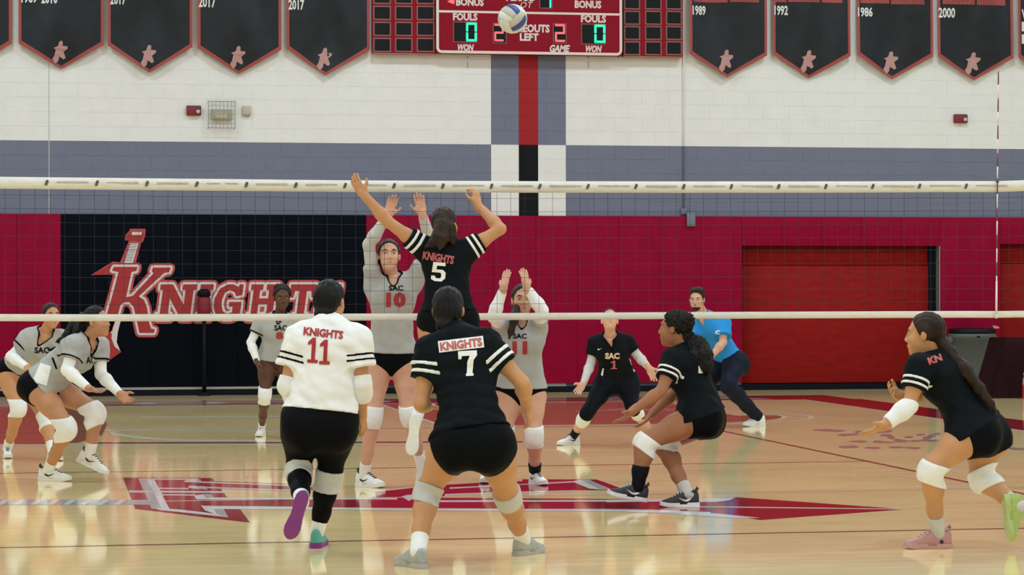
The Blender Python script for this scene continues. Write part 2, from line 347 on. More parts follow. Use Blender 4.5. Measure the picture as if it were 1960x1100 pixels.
# ------------------------------------------------------------------ wall padding
def pad_mesh(w, h): return bevel_box('pad', (.0, -.055, 0), (w, 0, h), .005, 2)
pc = {}
def pads(parent, x0, x1, z0, z1, n, m):
    w = (x1-x0)/n; key = (round(w, 3), round(z1-z0, 3), m.name)
    if key not in pc: me = pad_mesh(w-.0015, z1-z0); me.materials.append(m); pc[key] = me
    for i in range(n): link('pad', pc[key], None, parent, (x0+i*w+.0007, WY-.002, z0))
PB = .13
PL = empty('wall_padding', (-8.5, WY, PB), 'crimson padded wall panels at the far left, left of the black lettered padding', 'wall padding')
pads(PL, -6.79-.61*5, -6.79, PB, PADZ, 5, M_CRIM)
PK = empty('wall_padding', (-4.6, WY, PB), 'black padded wall panels carrying the big red block lettering', 'wall padding')
pads(PK, -6.79, -2.486, PB, PADZ, 7, M_BLKV)
PR = empty('wall_padding', (.3, WY, PB), 'crimson padded wall panels from the lettered padding round the closed red bays', 'wall padding')
pads(PR, -2.486, D1[0], PB, PADZ, 9, M_CRIM)
pads(PR, D1[0], D1[1], D1[2], PADZ, 5, M_CRIM)
pads(PR, D1[1], D2[0], PB, PADZ, 2, M_CRIM)
pads(PR, D2[0], D2[1], D2[2], PADZ, 5, M_CRIM)
bb = MB()
for a, b in ((XL, D1[0]), (D1[1], D2[0]), (D2[1], XR)): bb.box((a, WY-.075, 0), (b, WY+.006, .085))
tag(bb.build('baseboard_back', M_RUB), kind='structure')
tag(MB().box((-11, WY-.072, .0855), (-2.3, WY+.006, .118)).build('trim_1', M_ALU), kind='structure')
# door bays
def bay(name, D, n, jamb):
    x0, x1, zt = D
    t = empty(name, ((x0+x1)/2, WY, 0)); tag(t, kind='structure')
    dep = .16
    for i in range(n):
        a = x0+(x1-jamb-x0)*i/n; b = x0+(x1-jamb-x0)*(i+1)/n
        for (z0, z1, dy) in ((.1, zt-.3, 0), (zt-.3, zt, .02)):
            me = bevel_box('panel', (a+.0008, WY+dep-.05+dy, z0+.001), (b-.0008, WY+dep+dy, z1-.001), .003, 1); link('panel', me, M_DOOR, t)
    if jamb: MB().box((x1-jamb, WY+.11, .1), (x1, WY+.2, zt)).build('jamb', M_RUB, t); MB().box((x1-.012, WY-.05, .1), (x1+.004, WY+.1, zt)).build('edge_strip', M_ALU, t)
    MB().box((x0, WY+.1, 0), (x1, WY+.22, .09)).build('threshold', M_RUB, t)
    return t
bay('door_1', D1, 1, .13); bay('door_2', D2, 1, 0)
mbk = MB()
for D in (D1, D2): mbk.box((D[0]-.05, WY+.22, 0), (D[1]+.05, WY+.4, D[2]+.2))
tag(mbk.build('trim_2', M_RUB), kind='structure')
# ------------------------------------------------------------------ KNIGHTS lettering on the black padding
LY = WY-.0615
LOGO = bpy.data.objects.new('wall_lettering', None); COL.objects.link(LOGO); LOGO.parent = PK; LOGO['label'] = 'big red and white lettering with a sword'
M_LR = mat('logo_red', (.36, .014, .018), .45, noise=.06); M_LP = mat('logo_faded_red', (.44, .055, .065), .45, noise=.1); M_LW = mat('logo_white', (.66, .60, .58), .45, noise=.06); M_LS = mat('logo_silver', (.36, .36, .38), .45, noise=.1)
def lpoly(name, polys, m, lay):
    mb = MB()
    for i, pl in enumerate(polys):
        pts = [atY(x, y, LY) for x, y in pl]; mb.prism([(p[0], LY-.003*lay-.000006*i, p[2]) for p in pts], (0, .0008, 0))
    return mb.build(name, m, LOGO)
def z4(p): return [(160+x/3.667, 420+y/3.667) for x, y in p]
K = z4([(212, 332), (378, 332), (370, 360), (336, 368), (298, 545), (345, 535), (492, 376), (478, 362), (487, 337), (612, 337), (600, 368), (566, 374), (385, 540), (424, 562), (446, 620), (458, 720), (474, 766), (500, 770), (494, 795), (392, 795), (376, 720), (350, 612), (322, 580), (284, 580), (258, 602), (228, 720), (205, 780), (170, 790), (165, 660), (205, 520), (245, 368), (200, 358)])
def slab(letter):
    """heavy slab-serif capitals on a unit box"""
    return {'N': [[(0, 0), (0, .16), (.08, .16), (.08, .84), (0, .84), (0, 1), (.34, 1), (.70, .42), (.70, .84), (.62, .84), (.62, 1), (1, 1), (1, .84), (.92, .84), (.92, 0), (.68, 0), (.30, .60), (.30, .16), (.38, .16), (.38, 0)]],
            'I': [[(0, 0), (0, .16), (.2, .16), (.2, .84), (0, .84), (0, 1), (1, 1), (1, .84), (.8, .84), (.8, .16), (1, .16), (1, 0)]],
            'G': [[(1, .70), (1, 1), (.86, 1), (.82, .93), (.62, 1), (.42, 1), (.15, .88), (0, .6), (0, .36), (.14, .1), (.42, 0), (.70, 0), (1, .12), (1, .50), (.55, .50), (.55, .36), (.70, .36), (.70, .20), (.5, .16), (.36, .24), (.28, .42), (.28, .58), (.36, .77), (.52, .84), (.70, .78), (.78, .66), (.80, .66)]],
            'H': [[(0, 0), (0, .16), (.1, .16), (.1, .84), (0, .84), (0, 1), (.44, 1), (.44, .84), (.34, .84), (.34, .6), (.66, .6), (.66, .84), (.56, .84), (.56, 1), (1, 1), (1, .84), (.9, .84), (.9, .16), (1, .16), (1, 0), (.56, 0), (.56, .16), (.66, .16), (.66, .43), (.34, .43), (.34, .16), (.44, .16), (.44, 0)]],
            'T': [[(.25, 0), (.25, .16), (.36, .16), (.36, .82), (.2, .82), (.16, .62), (0, .62), (.02, 1), (.98, 1), (1, .62), (.84, .62), (.8, .82), (.64, .82), (.64, .16), (.75, .16), (.75, 0)]],
            'S': [[(0, .30), (0, 0), (.14, 0), (.2, .07), (.45, 0), (.68, 0), (.92, .1), (1, .3), (.94, .46), (.75, .58), (.4, .68), (.32, .76), (.38, .84), (.56, .85), (.74, .77), (.8, .66), (.94, .66), (.94, 1), (.8, 1), (.75, .93), (.55, 1), (.34, 1), (.1, .9), (.02, .72), (.1, .55), (.3, .44), (.62, .34), (.68, .25), (.6, .16), (.44, .15), (.24, .23), (.16, .36), (.14, .36)]],
            'K': [[(0, 0), (0, .16), (.1, .16), (.1, .84), (0, .84), (0, 1), (.46, 1), (.46, .84), (.36, .84), (.36, .6), (.62, .84), (.54, .84), (.54, 1), (.98, 1), (.98, .84), (.88, .84), (.58, .56), (.88, .16), (1, .16), (1, 0), (.56, 0), (.56, .16), (.58, .16), (.42, .40), (.36, .34), (.36, .16), (.46, .16), (.46, 0)]]}[letter]
letters = [K]
for ch, x0, x1 in (('N', 303, 373), ('I', 380, 405), ('G', 410, 462), ('H', 477, 530), ('T', 552, 603), ('S', 606, 652)):
    for pl in slab(ch): letters.append([(x0+u*(x1-x0)+(v-.5)*9, 611-v*67) for u, v in pl])
spike = z4([(50, 390), (205, 295), (260, 300), (250, 360), (190, 385)])
blade = z4([(160, 640), (232, 640), (205, 760), (202, 850), (225, 895), (265, 928), (158, 1005), (120, 900)])
hilt = z4([(262, 305), (330, 140), (298, 140), (302, 110), (330, 80), (330, 72), (428, 72), (425, 110), (412, 150), (398, 155), (360, 300)])
lpoly('letter_outline', [q for l in letters for q in stroke(l, 8.6)]+[spike, blade, hilt]+stroke(hilt, 2), M_LP, 1)
lpoly('letter_trim', [q for l in letters for q in stroke(l, 4.4)], M_LW, 2)
for l in letters: lpoly('letter', [l], M_LR, 3)
lpoly('sword_blade', [z4([(170, 690), (225, 690), (192, 790), (192, 860), (225, 905), (262, 930), (160, 1002), (135, 900)])], M_LR, 3)
for q in ([(228, 700), (262, 700), (240, 790), (232, 860), (258, 922), (218, 892), (195, 830), (206, 760)], [(285, 305), (330, 165), (385, 165), (345, 305)], [(340, 88), (410, 88), (405, 108), (335, 108)]): lpoly('sword_trim', [z4(q)], M_LW, 4)
for i in range(7):
    y = 170+i*19; x = 326-i*6; lpoly('grip_wrap', [z4([(x, y), (x+52, y-6), (x+48, y+3), (x-3, y+9)])], M_LS, 5)
lpoly('sword_pommel', [z4([(302, 112), (335, 84), (340, 108), (408, 110), (412, 84), (422, 90), (410, 148), (304, 140)])], M_LR, 5)
lpoly('sword_guard', [z4([(62, 388), (200, 312), (205, 330), (170, 350), (180, 380)])], M_LR, 2)
# ------------------------------------------------------------------ banners
M_BAN = mat('banner_cloth', (.009, .012, .017), .5, spec=.3, noise=.3, nscale=5)
M_BRED = mat('banner_red_trim', (.33, .055, .050), .6, noise=.08)
M_BTXT = mat('banner_white_print', (.72, .72, .70), .6, noise=.04)
M_BEM = mat('banner_faded_emblem', (.46, .25, .235), .6, noise=.08)
STAR = [(890, 690), (905, 640), (940, 625), (960, 650), (955, 702), (1030, 710), (1030, 745), (970, 790), (1000, 880), (970, 905), (905, 860), (890, 930), (845, 970), (800, 900), (830, 850), (852, 760), (815, 735), (880, 710)]
STAR = [((x-917)/7.86, (y-800)/7.86) for x, y in STAR]
def banner(xl, xr, yc, yt, xt, label, year=None, strip=None, seed=0, sub=None):
    Yb = WY-.085; r = random.Random(seed)
    ph = [r.uniform(0, 6.28) for _ in range(4)]
    a = atY(xl, yc, Yb); b = atY(xr, yc+3, Yb); tip = atY(xt, yt, Yb); zt = 6.15
    x0, x1 = a[0], b[0]; zc0 = a[2]; zc1 = b[2]; zt0 = tip[2]; xm = tip[0]; W = x1-x0
    def fold(x, z):
        u = (x-x0)/W; h = max(0.0, min(1.0, (6.15-z)/1.6)); s = math.sin(math.pi*max(0, min(1, u)))
        if seed % 2: d = .022*math.sin(5.5*u-2.2*h*2.2+ph[0])+.012*math.sin(12*u+3*h+ph[1])
        else: d = .026*math.sin(7*(h-.9*abs(u-.5)*1.3)+ph[0])*s+.012*math.sin(9*u+ph[2])
        return Yb-.006+d*(.35+.65*s)*1.3
    def zb(x): return zc0+(zt0-zc0)*(x-x0)/(xm-x0) if x < xm else zt0+(zc1-zt0)*(x-xm)/(x1-xm)
    t = empty('banner', ((x0+x1)/2, Yb, zt0), label, 'banner')
    nx, nz = 26, 40; V = []; Fc = []
    for i in range(nx+1):
        x = x0+W*i/nx; z0 = zb(x)
        for j in range(nz+1): z = z0+(zt-z0)*j/nz; V.append((x, fold(x, z), z))
    n0 = len(V); V += [(x, y+.006, z) for x, y, z in V]
    for i in range(nx):
        for j in range(nz):
            q = (i*(nz+1)+j, (i+1)*(nz+1)+j, (i+1)*(nz+1)+j+1, i*(nz+1)+j+1); Fc.append(q); Fc.append(tuple(n0+k for k in reversed(q)))
    add('cloth', V, Fc, M_BAN, t, True)
    # red trim: a band following the edge, a few millimetres proud
    loop = [(x0, zt)]+[(x0, zt+(zc0-zt)*i/20) for i in range(1, 21)]+[(x0+(xm-x0)*i/12, zc0+(zt0-zc0)*i/12) for i in range(1, 13)]+[(xm+(x1-xm)*i/12, zt0+(zc1-zt0)*i/12) for i in range(1, 13)]+[(x1, zc1+(zt-zc1)*i/20) for i in range(1, 21)]
    cx = (x0+x1)/2; w = .036; V = []; Fc = []
    inn = []
    for x, z in loop:
        xi = x0+w if x <= x0+1e-6 else (x1-w if x >= x1-1e-6 else xm+(x-xm)*(1-2*w/W)); zi = z+(w*1.12 if not (x <= x0+1e-6 or x >= x1-1e-6) or z < max(zc0, zc1)+1e-6 else 0)
        inn.append((xi, zi))
    for (x, z), (xi, zi) in zip(loop, inn):
        V += [(x-(.004 if x < cx else -.004), fold(x, z)-.004, z-.003), (xi, fold(xi, zi)-.006, zi)]
    k = len(loop)
    for i in range(k-1): Fc.append((2*i, 2*i+2, 2*i+3, 2*i+1))
    add('red_trim', V, Fc, M_BRED, t)
    def onb(pts2, m, name, off=.009):
        mb = MB()
        V2, F2 = pts2
        return add(name, [(x, fold(x, z)-off, z) for x, z in V2], F2, m, t)
    def boxtxt(s, bx, m, name, bold=.03):
        p = atY(bx[0], bx[3], Yb); q = atY(bx[2], bx[1], Yb); V, Fc = text2d(s, bold)
        onb(([(p[0]+u*(q[0]-p[0]), p[2]+v*(q[2]-p[2])) for u, v in V], Fc), m, name)
    if year:
        for s, bx in year: boxtxt(s, bx, M_BTXT, 'year')
    if strip:
        for bx in strip:
            p = atY(bx[0], bx[3], Yb); q = atY(bx[2], bx[1], Yb)
            n = 8; V2 = [(p[0]+(q[0]-p[0])*i/n, zz) for i in range(n+1) for zz in (p[2], q[2])]; F2 = [(2*i, 2*i+2, 2*i+3, 2*i+1) for i in range(n)]
            onb((V2, F2), M_BRED, 'printed_strip')
            boxtxt('IIIIIIIIIIIIII'[:max(4, int((bx[2]-bx[0])/5))], (bx[0]+2, bx[1]+1, bx[2]-2, bx[3]-1.5), mat('banner_dark_red', (.16, .02, .02), .6, noise=.05), 'faint_letters', 0)
    if xl > -60:
        pts = [atY(xt-2+dx, yt-31+dy, Yb) for dx, dy in STAR]
        V2 = [(p[0], p[2]) for p in pts]; F2 = tessellate_polygon([[Vector((x, z, 0)) for x, z in V2]])
        onb((V2, [tuple(f) for f in F2]), M_BEM, 'emblem')
    MB().tube([(x0-.01, Yb, zt+.01), (x1+.01, Yb, zt+.01)], .012).build('hanging_rod', M_ALU, t)
    return t
banner(-130, 22, 80, 128, -54, 'black pennant banner cut off by the left edge of the photo', seed=2)
banner(36, 198, 83, 131, 117, 'black pennant banner reading 1989 2010, first whole one from the left', [('1989', (41, -14, 71, 5.5)), ('2010', (79, -14, 110, 7))], seed=4)
banner(207, 368, 87, 139, 286, 'black pennant banner reading 2017, left of the caged light', [('2017', (211, -11, 241, 9))], seed=6)
banner(379, 538, 92, 141, 457, 'black pennant banner reading 2017, right above the caged light', [('2017', (380, -6, 413, 14))], seed=8)
banner(549, 707, 93, 144, 623, 'black pennant banner reading 2017, beside the scoreboard on its left', [('2017', (552, 0, 582, 19))], seed=10)
banner(1320, 1467, 103, 148, 1391, 'black pennant banner reading 1989, beside the scoreboard on its right', [('1989', (1325, 11, 1351, 29))], [(1328, -9, 1392, 4), (1396, -9, 1452, 4)], 3)
banner(1480, 1627, 104, 149, 1549, 'black pennant banner dated 1992, second one right of the scoreboard', [('1992', (1482, 11, 1508, 29))], [(1481, -9, 1505, 4), (1508, -9, 1568, 4), (1572, -9, 1612, 5)], 5)
banner(1641, 1785, 105, 151, 1707, 'black pennant banner dated 1986, third one right of the scoreboard', [('1986', (1642, 14, 1670, 32))], [(1647, -9, 1702, 6), (1705, -9, 1768, 8)], 7)
banner(1795, 1938, 108, 153, 1864, 'black pennant banner dated 2000, behind the tip of the net antenna', [('2000', (1796, 15, 1828, 34))], [(1804, -9, 1864, 8), (1868, -9, 1924, 10)], 9)
banner(1949, 2095, 110, 154, 2022, 'black pennant banner cut off by the right edge of the photo', [('W', (1955, 18, 1972, 36)), ('1', (1955, 42, 1966, 60)), ('1', (1955, 66, 1966, 84))], seed=11)
# ------------------------------------------------------------------ scoreboard
SBM = mat('scoreboard_maroon', (.25, .006, .020), .45, spec=.1, noise=.05, nscale=4); SBF = mat('scoreboard_frame', (.74, .62, .58), .45, noise=.04); SBT = mat('scoreboard_lettering', (.70, .62, .60), .5, noise=.04)
SBB = mat('scoreboard_window', (.010, .013, .013), .4, noise=.1, spec=.1); SBO = mat('scoreboard_window_edge', (.26, .12, .11), .5, noise=.1, spec=.2)
LED_G = mat('led_green', (.02, .5, .3), .4, emit=((.015, .95, .42), 1.15), noise=.01); LED_R = mat('led_red', (.5, .05, .05), .4, emit=((1.0, .10, .13), 1.3), noise=.01)
SY = WY-.20
def P(x, y, Y=SY): return atY(x, y, Y)
bl = P(835, 102); br = P(1191, 106); ZT = 6.25
SB = empty('scoreboard', ((bl[0]+br[0])/2, SY, bl[2]), 'maroon and white electronic scoreboard showing fouls and timeouts', 'scoreboard')
x0, x1, z0 = bl[0], br[0], (bl[2]+br[2])/2
MB().box((x0, SY+.02, z0), (x1, WY-.03, ZT)).build('cabinet', SBM, SB)
MB().box((x0+.01, SY+.004, z0+.01), (x1-.01, SY+.02, ZT)).build('face', SBM, SB)
def rrect(x0, z0, x1, z1, r, n=6):
    o = []
    for cx, cz, a in ((x1-r, z0+r, -90), (x1-r, z1-r, 0), (x0+r, z1-r, 90), (x0+r, z0+r, 180)):
        o += [(cx+r*math.cos(math.radians(a+90*i/n)), cz+r*math.sin(math.radians(a+90*i/n))) for i in range(n+1)]
    return o
mbf = MB()
for i, q in enumerate(stroke(rrect(x0+.02, z0+.02, x1-.02, ZT-.02, .06), .019)): mbf.prism([(p[0], SY-.004-.00001*i, p[1]) for p in q], (0, .022, 0))
za = P(835, 21.5)[2]
mbf.box((x0+.03, SY-.003, za-.016), (x1-.03, SY+.006, za+.016))
mbf.build('white_frame', SBF, SB)
def win(x0, y0, x1, y1, led, digit, lm, fr=1.6):
    a = P(x0, y1); b = P(x1, y0)
    o = MB().box((a[0]-.012, SY-.001, a[2]-.012), (b[0]+.012, SY+.006, b[2]+.012)).build('digit_window_edge', SBO, SB)
    MB().box((a[0], SY-.003, a[2]), (b[0], SY+.004, b[2])).build('digit_window', SBB, o)
    c = P(led[0], led[3]); d = P(led[2], led[1]); w = d[0]-c[0]; h = d[2]-c[2]; t = .2*w; g = .03*w
    seg = {'a': (0, h-t, w, h), 'd': (0, 0, w, t), 'g': (0, h/2-t/2, w, h/2+t/2), 'f': (0, h/2+g, t, h), 'e': (0, 0, t, h/2-g), 'b': (w-t, h/2+g, w, h), 'c': (w-t, 0, w, h/2-g)}
    on = {'0': 'abcdef', '2': 'abged', '1': 'bc'}[digit]
    mb = MB()
    for s in on:
        q = seg[s]; mb.prism([(c[0]+x, SY-.006, c[2]+z) for x, z in rrect(q[0], q[1], q[2], q[3], min(t*.45, .02), 3)], (0, .003, 0))
    mb.build('digit', lm, o)
win(869, 43.5, 912, 79, (892, 43.5, 912.5, 79), '0', LED_G); win(1114, 47.5, 1158, 83, (1137.5, 47.5, 1158.5, 82), '0', LED_G)
win(945, 46, 968, 81, (946, 46, 964, 79), '2', LED_R); win(1060, 46.5, 1083, 81, (1062, 46.5, 1081.5, 80), '2', LED_R); win(1034, -18, 1056, 14.5, (1038, -18, 1055, 14.5), '1', LED_G)
T = lambda s, b, sh=0, bo=.045: wall_text(s, b, SBT, SB, SY+.0022, 'lettering', bo, sh)
T('FOULS', (867, 25.5, 914, 39)); T('FOULS', (1112, 29, 1160, 43)); T('WON', (876, 84.5, 907, 97), .25); T('WON', (1121, 87, 1152, 100), .25); T('GAME', (1052, 86, 1091, 99.5), .25)
T('TIMEOUTS', (973, 47, 1052, 61.5)); T('LEFT', (995, 64, 1031, 78)); T('BONUS', (873, -3, 926, 11)); T('BONUS', (1100, 1.5, 1151, 15.5)); T('PERIOD', (969, -13, 1025, 2), 0); T('OT', (996, 4, 1020, 15), .25, 0)
ar = [P(*q) for q in ((856, 3), (871, -5), (869, 8))]
MB().prism([(p[0], SY+.001, p[2]) for p in ar], (0, .003, 0)).build('bonus_arrow', LED_R, SB)
# player panels either side, cell by cell
def cells(side, xs, ys, label):
    a = P(xs[0][0]-4, 101 if side == 'l' else 107, WY-.14); b = P(xs[-1][1]+4, 0, WY-.14)
    t = empty('stat_panel', ((a[0]+b[0])/2, WY-.14, a[2]), label, 'scoreboard panel')
    MB().box((a[0], WY-.137, a[2]), (b[0], WY-.03, ZT-.05)).build('cabinet', SBM, t)
    dz = (P(0, ys[1][0], WY-.14)[2]-P(0, ys[0][0], WY-.14)[2])
    for x_0, x_1 in xs:
        for i in range(5):
            y0_, y1_ = ys[0]; pp = P(x_0, y1_, WY-.14); qq = P(x_1, y0_, WY-.14); off = i*dz
            e = MB().box((pp[0]-.018, WY-.143, pp[2]-.018+off), (qq[0]+.018, WY-.137, qq[2]+.018+off)).build('cell_edge', SBO, t)
            MB().box((pp[0], WY-.1445, pp[2]+off), (qq[0], WY-.139, qq[2]+off)).build('cell', SBB, e)
    MB().box((a[0], WY-.145, a[2]-.012), (b[0], WY-.03, a[2])).build('bottom_rail', mat('panel_rail', (.35, .17, .10), .5, noise=.1), t)
cells('l', [(717, 746), (758.5, 787), (800, 829)], [(75, 97), (43.5, 65.5)], 'dark panel of unlit cells in red grid left of the scoreboard')
cells('r', [(1197, 1223), (1237, 1264), (1277, 1303)], [(81.5, 103), (51, 72.5)], 'dark panel of unlit cells in red grid right of the scoreboard')
for i, x in enumerate((895, 1126, 1183)):
    a = atY(x, 110, WY); b = atY(x, 130 if i < 2 else 117, WY)
    t = empty('bolt', (a[0], WY, a[2]), ['small bolt with rust streak under the left WON lettering', 'small bolt with rust streak under the GAME lettering', 'small lone bolt under the right end of the scoreboard'][i], 'bolt')
    MB().lathe([(.012, 0), (.012, .012), (.006, .016)], (0, 0, 0), 8).build('head', M_ALU, t).matrix_local = Matrix.Translation((0, 0, 0)) @ Matrix.Rotation(math.radians(90), 4, 'X')
    if i < 2: MB().box((b[0]-.005, WY-.0015, b[2]), (b[0]+.005, WY+.001, a[2]-.05)).build('rust_streak', mat('rust_stain', (.30, .22, .17), .8, noise=.2), t)
# ------------------------------------------------------------------ wall fixtures
M_ALARM = mat('alarm_red', (.20, .010, .014), .4, noise=.05); M_STRB = mat('strobe_lens', (.62, .50, .48), .2, noise=.1); M_BEIGE = mat('beige_plastic', (.50, .45, .37), .5, noise=.05); M_WIRE = mat('cage_wire', (.33, .33, .31), .4, .5, noise=.05); M_LAMPH = mat('lamp_housing', (.45, .43, .32), .45, noise=.08)
def alarm(x0, y0, x1, y1, label):
    a = atY(x0, y1, WY-.06); b = atY(x1, y0, WY-.06); w = b[0]-a[0]; h = b[2]-a[2]
    t = empty('fire_alarm', (a[0]+w/2, WY, a[2]), label, 'fire alarm')
    link('body', bevel_box('body', (a[0], WY-.06, a[2]), (b[0], WY, b[2]), .01), M_ALARM, t)
    link('strobe_base', bevel_box('strobe_base', (a[0]+w*.66, WY-.066, a[2]+.01), (b[0]-.006, WY-.055, b[2]-.01), .005), mat('alarm_dark', (.07, .03, .03), .4, noise=.05), t)
    mb = MB().lathe([(.03, 0), (.028, .015), (.015, .026), (.003, .03)], (0, 0, 0), 14); o = mb.build('strobe', M_STRB, t, True); o.location = (w*.29, -.064, h*.38); o.rotation_euler = (math.radians(90), 0, 0)
alarm(357, 202, 385, 220.5, 'red fire alarm with strobe beside the caged light'); alarm(1827, 218.5, 1852.5, 235, 'red fire alarm with strobe alone on the right of the wall')
a = atY(399, 244.5, WY-.1); b = atY(450, 194.5, WY-.1)
t = empty('caged_light', ((a[0]+b[0])/2, WY, a[2]), 'emergency light behind a square wire cage on the white wall', 'light')
link('housing', bevel_box('housing', (a[0]+.04, WY-.07, a[2]+.12), (b[0]-.04, WY, b[2]-.11), .012), M_LAMPH, t)
link('lens', bevel_box('lens', (a[0]+.09, WY-.085, a[2]+.135), (b[0]-.10, WY-.06, a[2]+.20), .008), mat('lamp_lens', (.62, .54, .36), .3, noise=.05), t)
for i in range(8):
    x = a[0]+(b[0]-a[0])*i/7; MB().tube([(x, WY-.002, a[2]), (x, WY-.11, a[2]), (x, WY-.11, b[2]), (x, WY-.002, b[2])], .004 if 0 < i < 7 else .006, 6).build('cage_wire', M_WIRE, t)
for i in range(7):
    z = a[2]+(b[2]-a[2])*i/6; MB().tube([(a[0], WY-.002, z), (a[0], WY-.114, z), (b[0], WY-.114, z), (b[0], WY-.002, z)], .003 if 0 < i < 6 else .006, 6).build('cage_wire', M_WIRE, t)
a = atY(464, 222, WY-.05); b = atY(480.5, 202.5, WY-.05)
t = empty('sensor_box', ((a[0]+b[0])/2, WY, a[2]), 'small beige sensor box right of the caged light', 'sensor box')
link('cover', bevel_box('cover', (a[0], WY-.05, a[2]+.015), (b[0], WY, b[2]), .012), M_BEIGE, t); link('base_lip', bevel_box('base_lip', (a[0]+.015, WY-.04, a[2]), (b[0]-.015, WY, a[2]+.016), .004), mat('beige_dark', (.36, .32, .27), .5, noise=.05), t)  # base lip in a darker beige than the cover
# conduit and its junction box at the top of the padding
cx = 2.197; jb = atY(1323, 433, WY-.09); jt = atY(1323, 413, WY-.09)
t = empty('conduit', (cx, WY, PADZ), 'thin painted conduit running down the wall to a junction box', 'conduit')
MB().tube([(cx, WY-.018, 6.3), (cx, WY-.018, PADZ+.10)], .011, 8).build('pipe', M_WALL, t, True)
link('elbow_box', bevel_box('elbow_box', (cx-.045, WY-.05, PADZ+.03), (cx+.05, WY-.001, PADZ+.115), .008), M_WALL, t)
link('junction_box', bevel_box('junction_box', (jb[0]-.063, WY-.10, jb[2]), (jb[0]+.063, WY-.06, jt[2]+.02), .008), mat('box_grey', (.16, .19, .235), .5, noise=.06), t)
MB().box((cx+.03, WY-.09, PADZ+.02), (jb[0]+.05, WY-.04, PADZ+.06)).build('elbow', mat('box_grey', (.16, .19, .235), .5), t)
tag(MB().box((-6.956, WY-.001, PADZ-.05), (-6.944, WY+.004, ZC-.5)).build('trim_3', mat('control_joint', (.48, .48, .46), .8, noise=.1)), kind='structure')
# ------------------------------------------------------------------ volleyball net
M_TAPE = mat('net_tape', (.76, .74, .68), .6, noise=.06, nscale=8, bump=.3, bscale=14, stretch=(1, 1, 3)); M_CORD = mat('net_cord', (.03, .033, .055), .6, noise=.1, spec=.2); M_PRINT = mat('tape_print', (.10, .085, .08), .6, noise=.1); M_FAINT = mat('tape_faint_print', (.52, .47, .45), .6, noise=.2, nscale=40)
top = [(-150, 336.5), (0, 338.2), (350, 341.8), (660, 345.0), (980, 346.6), (1330, 347.2), (1640, 347), (1800, 346.3), (1908, 346.6), (1960, 344.7), (2050, 341)]
tbo = [(x, y+23-.9*i*.28) for i, (x, y) in enumerate(top)]
bot = [(-150, 614.2), (0, 614.5), (160, 614.9), (660, 613.4), (980, 612.2), (1330, 610), (1640, 608.6), (1840, 607.7), (1908, 607.9), (1960, 607.2), (2050, 606)]
def curve(pts): 
    q = [atY(x, y, 0) for x, y in pts]; xs = [p[0] for p in q]; zs = [p[2] for p in q]
    return lambda x: float(np.interp(x, xs, zs))
zT, zTB, zB = curve(top), curve(tbo), curve(bot); NX0, NX1 = -9.5, .5
NET = empty('volleyball_net', (-4.5, 0, 1.2), 'white-taped volleyball net stretched across the court', 'net')
def tape(name, f0, f1, th):
    V = []; Fc = []; n = 80
    for i in range(n+1):
        x = NX0+(NX1-NX0)*i/n; a, b = f0(x), f1(x); y = .004*math.sin(x*7)+.003*math.sin(x*17)
        V += [(x, y-th, a), (x, y-th*1.4, (a+b)/2), (x, y-th, b), (x, y+th, b), (x, y+th*1.4, (a+b)/2), (x, y+th, a)]
    for i in range(n):
        for j in range(6): Fc.append((6*i+j, 6*i+(j+1) % 6, 6*i+6+(j+1) % 6, 6*i+6+j))
    Fc += [tuple(range(6)), tuple(6*n+5-j for j in range(6))]
    me = mesh(name, V, Fc); bm = bmesh.new(); bm.from_mesh(me); bmesh.ops.recalc_face_normals(bm, faces=bm.faces); bm.to_mesh(me); bm.free(); me.polygons.foreach_set('use_smooth', [True]*len(me.polygons))
    return link(name, me, M_TAPE, NET)
TT = tape('top_tape', zTB, zT, .006); tape('bottom_tape', lambda x: zB(x), lambda x: zB(x)+.049, .007)
px = 89.0; i = 0
while px < 1930:
    c = atY(px, 350, 0); zc = (zT(c[0])+zTB(c[0]))/2
    mark = [(-.016, -.022), (-.006, -.016), (.004, -.02), (.010, -.004), (.018, .012), (.014, .026), (-.002, .026), (-.010, .006)]
    MB().prism([(c[0]+u*.85, -.0145, zc+v*.85) for u, v in mark], (0, .002, 0)).build('printed_mark', M_PRINT, TT)
    d = atY(px+19, 350, 0); e = atY(px+80, 350, 0)
    MB().box((d[0], -.014, zc+.002), (e[0], -.0125, zc+.013)).build('printed_line', M_FAINT, TT)
    px += 96.5-8.0*(px/1900); i += 1
cm = MB()
xs = np.arange(NX0, NX1+.001, .1)
for x in xs: cm.tube([(x, 0, zB(x)+.04), (x, .004*math.sin(x*5), (zB(x)+zT(x))/2), (x, 0, zTB(x))], .0012, 4, False)
for j in range(1, 10):
    pts = []
    for x in np.arange(NX0, NX1+.001, .25):
        a, b = zB(x)+.045, zTB(x); pts.append((x, .003*math.sin(3*x+j), b-(j-.55)*(b-a)/9.2))
    cm.tube(pts, .0012, 4, False)
tag(cm.build('cord_mesh', M_CORD, NET), kind='stuff')
